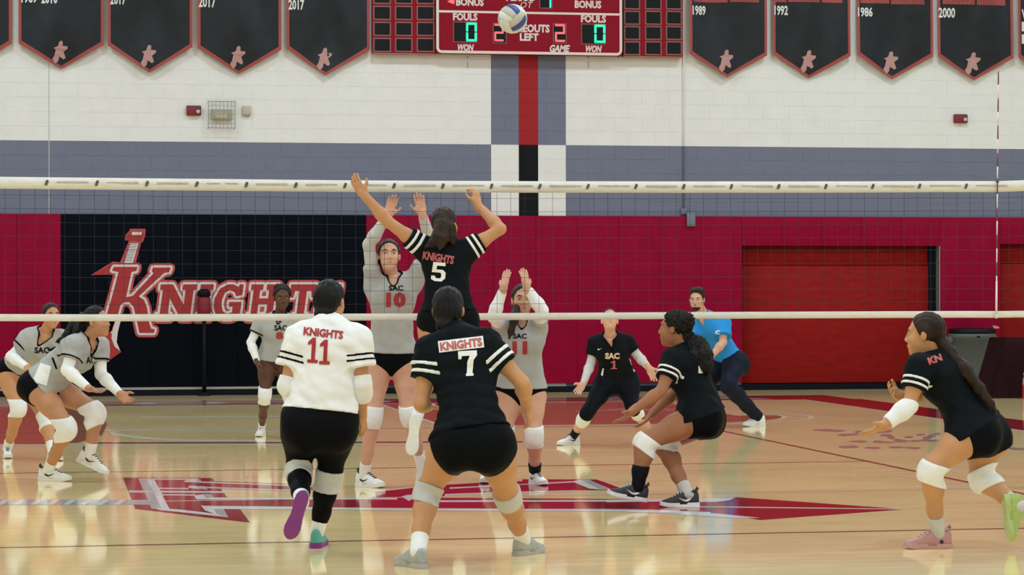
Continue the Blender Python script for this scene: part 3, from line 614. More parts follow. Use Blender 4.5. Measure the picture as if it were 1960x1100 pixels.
# posts stand beyond both sides of the frame
M_POST = mat('post_metal', (.30, .31, .33), .35, .7, noise=.06); M_PPAD = mat('post_pad', (.10, .008, .014), .5, noise=.06)
for x, lb in ((1.0, 'net post with dark red pad at the right end of the net'), (-10.0, 'net post with dark red pad at the left end of the net')):
    t = empty('net_post', (x, 0, 0), lb, 'post')
    MB().lathe([(.045, 0), (.045, 2.4), (.03, 2.44)], (x, 0, 0), 16).build('pole', M_POST, t, True); MB().lathe([(.11, .02), (.12, .04), (.12, 1.83), (.10, 1.86)], (x, 0, 0), 16).build('post_pad', M_PPAD, t, True)
    e = NX1 if x > 0 else NX0; s = .044 if x < 0 else -.044
    e += .004 if x > 0 else -.004; MB().tube([(x+s, 0, 2.23), (e, 0, zT(e)-.02)], .004, 6).build('cable', M_CORD, t); MB().tube([(x+s, 0, 1.95), (e, 0, zB(e)+.02)], .004, 6).build('cable', M_CORD, t)
# antenna
ab = atY(1907, 606, -.028); at_ = atY(1911, 136, -.028)
AN = empty('antenna', (ab[0], -.028, ab[2]), 'red and white striped net antenna at the right side line', 'antenna')
M_AW = mat('antenna_white', (.78, .72, .70), .35, noise=.03); M_AR = mat('antenna_red', (.20, .03, .04), .35, noise=.05)
n = 18
for i in range(n):
    p = ab+(at_-ab)*i/n; q = ab+(at_-ab)*(i+1)/n; MB().tube([p, q], .0052, 8).build('band', M_AR if i % 2 else M_AW, AN, True)
p = ab+(at_-ab)*.005; q = ab+(at_-ab)*.145; MB().tube([p, (p+q)/2, q], [.0075, .0085, .007], 8).build('pocket', M_AW, AN, True)
MB().tube([ab+np.array([0, 0, -.012]), ab+np.array([0, 0, .02])], [.008, .012], 8).build('clip', M_TAPE, AN, True); MB().tube([ab+(at_-ab)*.545, ab+(at_-ab)*.562], .011, 8).build('clip', M_PRINT, AN, True)
# ------------------------------------------------------------------ volleyball in the air
bc = at(981, 36, 18.0); BR = .106
BALL = empty('volleyball', bc, 'white and blue volleyball in the air in front of the scoreboard', 'ball')
M_VW = mat('ball_white', (.70, .70, .66), .5, noise=.04); M_VB = mat('ball_blue', (.035, .07, .28), .5, noise=.05); M_VG = mat('ball_cream', (.52, .50, .42), .5, noise=.05)
RB = Matrix.Rotation(.6, 3, 'Z') @ Matrix.Rotation(.5, 3, 'X') @ Matrix.Rotation(.65, 3, 'Y')
for ax in range(3):
    for sg in (-1, 1):
        for st in range(3):
            nU, nV = 12, 5; V = []; Fc = []
            for i in range(nU+1):
                for j in range(nV+1):
                    u = -1+2*(i/nU); v = -1+2*(st+j/nV)/3
                    edge = (i in (0, nU)) or (j in (0, nV)); u *= .985; v = v*.985 if abs(v) > .9 else v
                    if j == 0 and st: v += .012
                    if j == nV and st < 2: v -= .012
                    w = [0, 0, 0]; w[ax] = sg; w[(ax+1) % 3] = math.tan(u*math.pi/4); w[(ax+2) % 3] = math.tan(v*math.pi/4)
                    d = Vector(w).normalized(); V.append(tuple(Vector(bc)+(RB @ d)*(BR-(.004 if edge else 0))))
            for i in range(nU):
                for j in range(nV): q = (i*(nV+1)+j, (i+1)*(nV+1)+j, (i+1)*(nV+1)+j+1, i*(nV+1)+j+1); Fc.append(q if sg > 0 else q[::-1])
            add('panel', V, Fc, M_VB if (st == 1 and ax == 1) or (ax == 0 and st == 2) else (M_VG if (ax+st) % 3 == 1 else M_VW), BALL, True)
me = bpy.data.meshes.new('bladder'); bm = bmesh.new(); bmesh.ops.create_uvsphere(bm, u_segments=24, v_segments=16, radius=BR-.005); bm.to_mesh(me); bm.free(); me.materials.append(M_VG); o = bpy.data.objects.new('bladder', me); COL.objects.link(o); o.parent = BALL
# ------------------------------------------------------------------ trash can by the wall
M_CAN = mat('grey_plastic', (.115, .14, .155), .5, spec=.2, noise=.08); M_BAG = mat('black_bag', (.006, .007, .010), .4, spec=.2, bump=.6, bscale=40)
cdp = float((np.array([6.75, WY-.5, 0])-CAM)@FW)
cb = at(1861, 755, cdp); cb[2] = 0.0
zr = at(1861, 638, cdp)[2]; rr = 43*cdp/F
t = empty('trash_can', cb, 'grey round trash can with black liner beside the crimson padding', 'trash can')
MB().lathe([(rr*.72, 0), (rr*.75, .02), (rr*.93, zr-.10), (rr*.96, zr-.10), (rr*1.0, zr-.06), (rr*1.06, zr-.05), (rr*1.06, zr-.01), (rr*1.02, zr), (rr*.95, zr-.03), (rr*.9, zr-.2)], cb, 32).build('body', M_CAN, t, True)
for s in (-1, 1): link('handle', bevel_box('handle', (cb[0]+s*rr*1.03-.035, cb[1]-.07, zr-.13), (cb[0]+s*rr*1.03+.035, cb[1]+.07, zr-.04), .015), M_CAN, t)
MB().lathe([(rr*.98, zr-.015), (rr*1.03, zr-.02), (rr*1.035, zr+.05), (rr*.99, zr+.075), (rr*.93, zr+.07), (rr*.9, zr-.05)], cb, 32).build('liner', M_BAG, t, True)
link('rim_notch', bevel_box('rim_notch', (cb[0]-.06, cb[1]-rr*1.075, zr-.055), (cb[0]-.005, cb[1]-rr*1.04, zr-.03), .006), M_RUB, t)
pp = at(1907, 621, cdp-.1); zz = float(pp[2])
t = empty('paper_scrap', (pp[0], pp[1], zr+.072), 'small pink paper scrap on the rim of the grey trash can', 'paper')
add('sheet', [(pp[0]-.055, pp[1]-.05, zr+.074), (pp[0]+.03, pp[1]-.06, zr+.078), (pp[0]+.05, pp[1]+.06, zr+.105), (pp[0]-.04, pp[1]+.05, zr+.12), (pp[0]-.055, pp[1]-.05, zr+.076), (pp[0]+.03, pp[1]-.06, zr+.080), (pp[0]+.05, pp[1]+.06, zr+.107), (pp[0]-.04, pp[1]+.05, zr+.122)], BOXF and [(0, 1, 2, 3), (4, 7, 6, 5), (0, 4, 5, 1), (1, 5, 6, 2), (2, 6, 7, 3), (3, 7, 4, 0)], mat('pink_paper', (.52, .26, .23), .7, noise=.05), t)
# dark draped cart at the right edge
M_DRAPE = mat('dark_maroon_cloth', (.020, .0045, .008), .8, spec=.1, noise=.2, nscale=6, bump=.4, bscale=10)
gy = fl(1925, 762)[1]; q0 = atY(1893, 758, gy); q1 = atY(1923, 648, gy); q2 = atY(2060, 652, gy); q3 = atY(2075, 765, gy)
t = empty('draped_cart', ((q0[0]+q3[0])/2, gy+.3, 0), 'dark maroon cloth-covered cart at the right edge beside the trash can', 'cart')
V = []; Fc = []; n = 24
for k in range(2):
    for lv in range(7):
        f = lv/6
        for i in range(n+1):
            u = i/n; xa = q0[0]+(q1[0]-q0[0])*f; xb = q3[0]+(q2[0]-q3[0])*f; zz = f*(q1[2]-.0)
            V.append((xa+(xb-xa)*u, (gy+.012*math.sin(u*38)*(1-f)) if k == 0 else gy+.62-.05*f, zz+.004))
S = 7*(n+1)
for lv in range(6):
    for i in range(n):
        a_ = lv*(n+1)+i; Fc.append((a_, a_+1, a_+n+2, a_+n+1)); Fc.append((S+a_, S+a_+n+1, S+a_+n+2, S+a_+1))
for lv in range(6):
    for i in (0, n): a_ = lv*(n+1)+i; Fc.append((a_, S+a_, S+a_+n+1, a_+n+1))
for i in range(n): a_ = 6*(n+1)+i; Fc.append((a_, a_+1, S+a_+1, S+a_))
add('drape', V, Fc, M_DRAPE, t, True)
link('top_board', bevel_box('top_board', (q1[0]+.01, gy+.02, q1[2]-.005), (q2[0]-.01, gy+.55, q1[2]+.012), .006), M_DRAPE, t)
c0 = fl(1962, 763); t = empty('water_bottle', c0, 'red and clear water bottle standing in front of the dark draped cart', 'bottle')
bh = .40; MB().lathe([(.035, .0), (.038, .01), (.038, .15), (.036, .19)], c0, 14).build('lower_body', mat('bottle_red', (.42, .012, .03), .3, noise=.05), t, True); MB().lathe([(.036, .19), (.03, .26), (.016, .30), (.016, .33)], c0, 14).build('shoulder', mat('bottle_pink', (.5, .33, .35), .25, noise=.05), t, True); MB().lathe([(.019, .32), (.019, .35), (.012, .355)], c0, 14).build('cap', M_WHITE, t, True)
# narrow pole with a dark red cover in front of the black padding
pz = fl(391, 757); pD = float((pz-CAM)@FW)
t = empty('pole_stand', pz, 'narrow black pole stand with a dark red cover in front of the black padding', 'stand')
zt_ = at(391, 553, pD)[2]; z1_ = at(391, 568, pD)[2]; z2_ = at(391, 607, pD)[2]
MB().lathe([(.10, 0), (.11, .01), (.11, .03), (.03, .05)], pz, 16).build('base', M_RUB, t, True); MB().tube([pz+np.array([0, 0, .04]), pz+np.array([0, 0, z2_])], .03, 10).build('pole', M_RUB, t, True)
MB().lathe([(.08, z2_), (.092, z2_+.02), (.092, z1_-.02), (.07, z1_)], pz, 16).build('cover', mat('cover_red', (.20, .004, .018), .6, noise=.1), t, True); MB().lathe([(.07, z1_), (.095, z1_+.02), (.09, zt_-.03), (.05, zt_)], pz, 16).build('head', M_RUB, t, True)
# ------------------------------------------------------------------ figures: smooth-blended volumes meshed on a grid
def nrm(v): v = np.array(v, float); return v/max(1e-9, np.linalg.norm(v))
def cone(a, b, ra, rb, k=.03, clips=()): return dict(t='c', a=np.array(a, float), b=np.array(b, float), ra=ra, rb=rb, k=k, clips=clips)
def econe(a, b, wa, da, wb, db, lat, k=.04, clips=()): return dict(t='e', a=np.array(a, float), b=np.array(b, float), wa=wa, da=da, wb=wb, db=db, lat=np.array(lat, float), k=k, clips=clips)
def ell(c, R, r, k=.03, clips=(), sub=False): return dict(t='l', c=np.array(c, float), R=np.array(R, float), r=np.array(r, float), k=k, clips=clips, sub=sub)
def infl(p, d, clips=None):
    q = dict(p)
    for n in ('ra', 'rb', 'wa', 'da', 'wb', 'db', 'r'):
        if n in q: q[n] = q[n]+d
    if clips is not None: q['clips'] = clips
    return q
def bounds(p):
    if p['t'] == 'c': return np.minimum(p['a']-p['ra'], p['b']-p['rb']), np.maximum(p['a']+p['ra'], p['b']+p['rb'])
    if p['t'] == 'e':
        m = max(p['wa'], p['wb'], p['da'], p['db']); return np.minimum(p['a'], p['b'])-m, np.maximum(p['a'], p['b'])+m
    m = p['r'].max(); return p['c']-m, p['c']+m
def dist(p, X, Y, Z):
    if p['t'] == 'l':
        x, y, z = X-p['c'][0], Y-p['c'][1], Z-p['c'][2]; R = p['R']; r = p['r']
        q = [(x*R[i][0]+y*R[i][1]+z*R[i][2]) for i in range(3)]
        k0 = np.sqrt((q[0]/r[0])**2+(q[1]/r[1])**2+(q[2]/r[2])**2); k1 = np.sqrt((q[0]/r[0]**2)**2+(q[1]/r[1]**2)**2+(q[2]/r[2]**2)**2)
        return k0*(k0-1)/np.maximum(k1, 1e-6)
    ab = p['b']-p['a']; L2 = float(ab@ab)+1e-12; x, y, z = X-p['a'][0], Y-p['a'][1], Z-p['a'][2]
    t = np.clip((x*ab[0]+y*ab[1]+z*ab[2])/L2, 0, 1); vx, vy, vz = x-t*ab[0], y-t*ab[1], z-t*ab[2]
    if p['t'] == 'c': return np.sqrt(vx*vx+vy*vy+vz*vz)-(p['ra']+(p['rb']-p['ra'])*t)
    ax = ab/math.sqrt(L2); lat = p['lat']-ax*(p['lat']@ax); lat /= np.linalg.norm(lat); fr = np.cross(ax, lat)
    u = vx*lat[0]+vy*lat[1]+vz*lat[2]; w = vx*fr[0]+vy*fr[1]+vz*fr[2]; h = vx*ax[0]+vy*ax[1]+vz*ax[2]
    W = p['wa']+(p['wb']-p['wa'])*t; D = p['da']+(p['db']-p['da'])*t; m = np.minimum(W, D)
    return (np.sqrt((u/W)**2+(w/D)**2+(h/m)**2)-1)*m
def grid_mesh(prims, h, clips=(), disp=None, inter=()):
    B = [bounds(p) for p in prims if not p.get('sub')]; lo = np.min([b[0] for b in B], 0)-3*h; hi = np.max([b[1] for b in B], 0)+3*h
    if inter:
        BI = [bounds(p) for p in inter]; lo = np.maximum(lo, np.min([b[0] for b in BI], 0)-2*h); hi = np.minimum(hi, np.max([b[1] for b in BI], 0)+2*h)
    n = np.ceil((hi-lo)/h).astype(int)+1; f = np.full(n, .5, np.float32)
    ax = [(lo[i]+h*np.arange(n[i])).astype(np.float32) for i in range(3)]
    for p in prims:
        b0, b1 = bounds(p); m = p['k']+3*h; i0 = np.maximum(0, np.floor((b0-m-lo)/h).astype(int)); i1 = np.minimum(n, np.ceil((b1+m-lo)/h).astype(int)+1)
        if np.any(i1 <= i0): continue
        X = ax[0][i0[0]:i1[0]][:, None, None]; Y = ax[1][i0[1]:i1[1]][None, :, None]; Z = ax[2][i0[2]:i1[2]][None, None, :]
        d = dist(p, X, Y, Z)
        for c, nv in p['clips']: d = np.maximum(d, (X-c[0])*nv[0]+(Y-c[1])*nv[1]+(Z-c[2])*nv[2])
        sl = (slice(i0[0], i1[0]), slice(i0[1], i1[1]), slice(i0[2], i1[2])); g = f[sl]; k = p['k']
        if p.get('sub'):
            hh = np.maximum(k-np.abs(g+d), 0)/k; f[sl] = np.maximum(g, -d)+hh*hh*k/4
        else:
            hh = np.maximum(k-np.abs(g-d), 0)/k; f[sl] = np.minimum(g, d)-hh*hh*k/4
    X, Y, Z = ax[0][:, None, None], ax[1][None, :, None], ax[2][None, None, :]
    if disp is not None: f = f+disp(X, Y, Z).astype(np.float32)
    for c, nv in clips: f = np.maximum(f, (X-c[0])*nv[0]+(Y-c[1])*nv[1]+(Z-c[2])*nv[2]).astype(np.float32)
    if inter:
        g = np.full(f.shape, .5, np.float32)
        for p in inter: g = np.minimum(g, dist(p, X, Y, Z))
        f = np.maximum(f, g).astype(np.float32)
    f[0] = f[-1] = .1; f[:, 0] = f[:, -1] = .1; f[:, :, 0] = f[:, :, -1] = .1
    ins = f < 0; nx, ny, nz = ins.shape
    cnt = np.zeros((nx-1, ny-1, nz-1), np.uint8)
    offs = [(i, j, k) for i in (0, 1) for j in (0, 1) for k in (0, 1)]
    for i, j, k in offs: cnt += ins[i:nx-1+i, j:ny-1+j, k:nz-1+k]
    I = np.argwhere((cnt > 0) & (cnt < 8)); 
    if len(I) == 0: return np.zeros((0, 3)), np.zeros((0, 4), int)
    idx = np.full(cnt.shape, -1, np.int32); idx[I[:, 0], I[:, 1], I[:, 2]] = np.arange(len(I))
    val = {o: f[I[:, 0]+o[0], I[:, 1]+o[1], I[:, 2]+o[2]] for o in offs}
    acc = np.zeros((len(I), 3)); num = np.zeros(len(I))
    for a in range(3):
        for o in offs:
            if o[a]: continue
            o2 = list(o); o2[a] = 1; o2 = tuple(o2); va, vb = val[o], val[o2]; m = (va < 0) != (vb < 0)
            t = np.where(m, va/np.where(m, va-vb, 1), 0)
            pt = np.tile(np.array(o, float), (len(I), 1)); pt[:, a] += t; acc[m] += pt[m]; num[m] += 1
    V = lo+h*(I+acc/num[:, None])
    Q = []
    for a in range(3):
        b, c = (a+1) % 3, (a+2) % 3
        s0 = [slice(None)]*3; s1 = [slice(None)]*3; s0[a] = slice(0, -1); s1[a] = slice(1, None)
        E_ = np.argwhere(ins[tuple(s0)] != ins[tuple(s1)]); E_ = E_[(E_[:, b] > 0) & (E_[:, c] > 0) & (E_[:, b] < ins.shape[b]-1) & (E_[:, c] < ins.shape[c]-1)]
        q = []
        for db, dc in ((-1, -1), (0, -1), (0, 0), (-1, 0)):
            e = E_.copy(); e[:, b] += db; e[:, c] += dc; q.append(idx[e[:, 0], e[:, 1], e[:, 2]])
        q = np.stack(q, 1); fl_ = ~ins[E_[:, 0], E_[:, 1], E_[:, 2]]; q[fl_] = q[fl_][:, ::-1]; Q.append(q)
    return V, np.concatenate(Q)
def raw_mesh(name, V, Q, m):
    me = bpy.data.meshes.new(name); me.vertices.add(len(V)); me.vertices.foreach_set('co', np.ascontiguousarray(V, np.float32).ravel())
    me.loops.add(len(Q)*4); me.loops.foreach_set('vertex_index', np.ascontiguousarray(Q, np.int32).ravel()); me.polygons.add(len(Q)); me.polygons.foreach_set('loop_start', np.arange(len(Q), dtype=np.int32)*4)
    me.polygons.foreach_set('use_smooth', np.ones(len(Q), bool)); me.update(calc_edges=True)
    if m: me.materials.append(m)
    return me
def vol(name, prims, h, m, parent, clips=(), disp=None, inter=()):
    V, Q = grid_mesh(prims, h, clips, disp, inter); return link(name, raw_mesh(name, V, Q, m), None, parent)
def wrinkle(amp, seed, up, scale=1.0):
    r = random.Random(seed); W = []
    for i in range(7):
        d = nrm([r.uniform(-1, 1)*.5, r.uniform(-1, 1)*.5, r.uniform(-1, 1)*.4])+nrm(up)*r.uniform(.5, 1.4); W.append((nrm(d)*r.uniform(35, 95)*scale, r.uniform(0, 6.28), r.uniform(.3, 1)))
    def f(X, Y, Z):
        s = 0
        for d, ph, a in W: s = s+a*(1-2.2*np.abs(np.sin(.5*(X*d[0]+Y*d[1]+Z*d[2]+ph+2.2*np.sin(X*7+Z*6+Y*5+ph)))))
        return s*amp/3
    return f
def cs(v): return RT*v[0]+np.array([FW[0], FW[1], 0])*v[1]+np.array([0, 0, 1.])*v[2]   # screen right, away, up -> world
def decal(V2, F2, org, xd, yd, nv, target, m, parent, name, off=.004, maxe=.018):
    me = mesh(name, [(u, v, 0) for u, v in V2], F2); bm = bmesh.new(); bm.from_mesh(me); bmesh.ops.triangulate(bm, faces=bm.faces)
    for _ in range(4):
        es = [e for e in bm.edges if e.calc_length() > maxe]
        if not es: break
        bmesh.ops.subdivide_edges(bm, edges=es, cuts=1, use_grid_fill=False); bmesh.ops.triangulate(bm, faces=[f for f in bm.faces if len(f.verts) > 3])
    bad = []
    for v in bm.verts:
        q = org+xd*v.co[0]+yd*v.co[1]; hit = target.ray_cast(Vector(q+nv*.6), Vector(-nv))
        if hit[0] is None: bad.append(v); v.co = Vector(q)
        else: v.co = hit[0]+Vector(nv)*off
    if bad: bmesh.ops.delete(bm, geom=bad, context='VERTS')
    bm.to_mesh(me); bm.free(); return link(name, me, m, parent)
def bvh(o):
    me = o.data; return BVHTree.FromPolygons([tuple(v.co) for v in me.vertices], [tuple(p.vertices) for p in me.polygons])
def skin(name, c): return mat('skin_'+name, c, .5, noise=.07, nscale=9, sss=.06, spec=.25)
M_BLK = mat('jersey_black', (.0055, .008, .0105), .7, noise=.15, nscale=8, spec=.07, bump=.12, bscale=26)
M_GRYJ = mat('jersey_grey', (.415, .415, .40), .7, spec=.15, noise=.05, nscale=8, bump=.12, bscale=26)
M_WHJ = mat('jersey_white', (.90, .90, .90), .7, spec=.2, noise=.03, nscale=8, bump=.15, bscale=22)
M_SHT = mat('spandex_black', (.003, .0034, .0048), .6, noise=.1, spec=.06)
M_CLW = mat('cloth_white', (.86, .86, .85), .65, spec=.2, noise=.04, nscale=20, bump=.15, bscale=70)
M_CLG = mat('cloth_pale_grey', (.58, .57, .55), .65, spec=.2, noise=.05, nscale=20)
M_STR = mat('stripe_white', (.84, .84, .82), .65, spec=.2, noise=.03)
M_HAIR = mat('hair_black', (.007, .006, .006), .45, spec=.16, noise=.5, nscale=14, bump=.5, bscale=45, stretch=(1, 1, .25))
M_HBRN = mat('hair_dark_brown', (.026, .014, .009), .48, spec=.2, noise=.5, nscale=14, bump=.5, bscale=45, stretch=(1, 1, .25))
M_TRED = mat('print_red', (.40, .018, .022), .6, noise=.04); M_TPINK = mat('print_pale_red', (.50, .10, .10), .6, noise=.05)
M_EYE = mat('eye_white', (.55, .52, .48), .3, noise=.02); M_DARK = mat('eye_dark', (.02, .012, .010), .35, noise=.05)
M_SHW = mat('shoe_white', (.84, .84, .84), .5, spec=.3, noise=.04); M_SHS = mat('shoe_sole_white', (.78, .78, .76), .55, spec=.3, noise=.05); M_LACE = mat('lace_dark', (.02, .021, .03), .6, noise=.05)
def local_head(c, fwd, upv, s):
    f = nrm(fwd); u = nrm(np.array(upv, float)-f*(np.array(upv, float)@f)); r = np.cross(f, u)
    R = np.array([r, f, u])
    return (lambda x, y, z: c+s*(r*x+f*y+u*z)), R
def build_head(t, c, fwd, upv, s, sk, neck, hair, hairm, seed=0, beard=False, face=True, neck_r=.047):
    Lp, R = local_head(c, fwd, upv, s); E3 = R
    pr = [ell(Lp(0, -.012, .032), E3, np.array([.073, .092, .083])*s, .02), ell(Lp(0, .022, -.045), E3, np.array([.056, .062, .074])*s, .035), cone(Lp(0, .058, -.098), Lp(0, .056, -.09), .022*s, .024*s, .03),
          cone(Lp(0, .086, .004), Lp(0, .0985, -.033), .0075*s, .0110*s, .016), cone(Lp(-.016, .09, -.038), Lp(.016, .09, -.038), .008*s, .008*s, .014), cone(Lp(-.032, .074, .022), Lp(.032, .074, .022), .013*s, .013*s, .02),
          cone(Lp(-.036, .058, -.032), Lp(-.036, .05, -.05), .022*s, .018*s, .03), cone(Lp(.036, .058, -.032), Lp(.036, .05, -.05), .022*s, .018*s, .03), cone(Lp(-.016, .078, -.067), Lp(.016, .078, -.067), .010*s, .010*s, .012),
          ell(Lp(-.076, -.008, -.008), E3, np.array([.010, .017, .028])*s, .01), ell(Lp(.076, -.008, -.008), E3, np.array([.010, .017, .028])*s, .01),
          cone(Lp(0, -.02, -.05), neck, neck_r*s, (neck_r+.006), .035)]
    for sx in (-1, 1): p = ell(Lp(sx*.031, .094, -.001), E3, np.array([.016, .014, .010])*s, .012, sub=True); pr.append(p)
    V, Q = grid_mesh(pr, .0048)
    if face:
        for sx in (-1, 1):
            b, F2 = [], []
            o = vol('eye', [ell(Lp(sx*.031, .0785, -.001), E3, np.array([.0125, .0062, .0050])*s, .005)], .0028, M_EYE, t)
            vol('iris', [ell(Lp(sx*.031, .0835, -.001), E3, np.array([.0064, .0026, .0050])*s, .004)], .0024, M_DARK, o)
            vol('eyebrow', [cone(Lp(sx*.018, .088, .020), Lp(sx*.034, .0865, .024), .0042*s, .004*s, .006), cone(Lp(sx*.034, .0865, .024), Lp(sx*.047, .077, .019), .004*s, .0028*s, .006)], .003, hairm, t)
        vol('lips', [cone(Lp(-.021, .0825, -.0665), Lp(0, .0890, -.065), .0034*s, .0044*s, .006), cone(Lp(0, .0890, -.065), Lp(.021, .0825, -.0665), .0044*s, .0034*s, .006), cone(Lp(-.012, .0845, -.0715), Lp(.012, .0845, -.0715), .0046*s, .0046*s, .008)], .003, skin_lips(sk), t)
        if beard: vol('beard', [infl(p, .0022) for p in (pr[1], pr[2])], .0045, hairm, t, clips=[(Lp(0, 0, -.074), E3[2]), (Lp(0, .03, 0), -E3[1])]); vol('moustache', [cone(Lp(-.018, .081, -.058), Lp(0, .0885, -.055), .0038*s, .0046*s, .004), cone(Lp(0, .0885, -.055), Lp(.018, .081, -.058), .0046*s, .0038*s, .004)], .003, hairm, t)
    # hair
    hp = []; cap = [ell(Lp(0, -.016, .034), E3, np.array([.082, .099, .091])*s, .02)]
    n1 = nrm(R[1]*.85-R[2]*.53); c1_ = Lp(0, .066, .078)
    hc = hair.get('line', 0); c1_ = c1_+R[1]*hc*s
    V2, Q2 = None, None
    for p in cap: p['clips'] = [(c1_, n1), (Lp(0, 0, hair.get('nape', -.075)), -R[2])]; hp.append(p)
    for e in hair.get('balls', ()): hp.append(ell(Lp(*e[0]), E3, np.array(e[1])*s, .02))
    for ch in hair.get('tails', ()):
        for a, b in zip(ch, ch[1:]): hp.append(cone(a[0], b[0], a[1], b[1], .02))
    rr = random.Random(seed); ph = rr.uniform(0, 6)
    def dsp(X, Y, Z): 
        u = (X-c[0])*R[0][0]+(Y-c[1])*R[0][1]+(Z-c[2])*R[0][2]; w = (X-c[0])*R[2][0]+(Y-c[1])*R[2][1]+(Z-c[2])*R[2][2]; q = (X-c[0])*R[1][0]+(Y-c[1])*R[1][1]+(Z-c[2])*R[1][2]
        cu = hair.get('curl', 0)
        base = cu*(np.sin(u*170+ph)*np.sin(w*160+1)*np.sin(q*165+2)+.6*np.sin(u*290+w*90)*np.sin(q*270)) if cu else 0
        return base+.0016*np.sin(u*240+20*w+ph)+.0012*np.sin(u*410-30*q+w*20)+.0012*np.sin(q*150+w*25+ph)
    vol('hair', hp, .0055, hairm, t, disp=dsp)
    return V, Q
_sl = {}
def skin_lips(sk):
    c = sk['col']; return mat('lips_'+sk['n'], (c[0]*.80, c[1]*.62, c[2]*.64), .45, noise=.05)
def hand_prims(w, d, n, side, curl=.5, spread=.1, s=1.0, thumb=1.0):
    """w wrist, d finger direction, n palm normal (out of the palm), side +1: thumb towards d x n"""
    d = nrm(d); n = nrm(np.array(n, float)-d*(np.array(n, float)@d)); l = np.cross(d, n)*side; R = np.array([l, d, n]); pr = []
    pr.append(ell(w+d*.047*s, R, np.array([.041, .054, .015])*s, .012)); pr.append(cone(w-d*.03*s, w+d*.02*s, .0255*s, .026*s, .015)); pr.append(ell(w+d*.035*s+l*.024*s+n*.006*s, R, np.array([.018, .032, .015])*s, .012))
    for i, (o, L) in enumerate(((.030, .070), (.010, .080), (-.010, .074), (-.029, .057))):
        p = w+(d*(.088-.004*abs(i-1))+l*o)*s; a = 0.0; dr = nrm(d+l*spread*(1.5-i)*.9)
        for j, (fr, r) in enumerate(((.45, .0092), (.30, .0083), (.25, .0075))):
            a += curl*(.55, .75, .5)[j]*(1+.12*i); v = dr*math.cos(a)+n*math.sin(a); q = p+v*L*fr*s; pr.append(cone(p, q, r*s, (r-.0006)*s, .005)); p = q
    p = w+d*.028*s+l*.030*s+n*.004*s; v1 = nrm(l*.75*thumb+d*.62+n*.25); q = p+v1*.042*s; pr.append(cone(p, q, .0125*s, .0105*s, .012)); v2 = nrm(l*.35*thumb+d*.9+n*.3); pr.append(cone(q, q+v2*.033*s, .0100*s, .0080*s, .006))
    return pr
SOLE_Y = [-.078, -.070, -.052, -.02, .02, .06, .095, .13, .158, .180, .194, .200]
SOLE_W = [.014, .026, .0350, .0380, .0345, .0345, .0405, .0455, .0430, .0335, .0190, .008]
UP_Y = [-.074, -.066, -.045, -.02, .005, .03, .055, .08, .105, .13, .155, .178, .193]
UP_W = [.012, .024, .0315, .0345, .0345, .0345, .0345, .036, .0385, .0405, .0385, .0290, .012]
UP_Z = [.082, .101, .106, .100, .096, .104, .099, .085, .071, .060, .053, .046, .034]
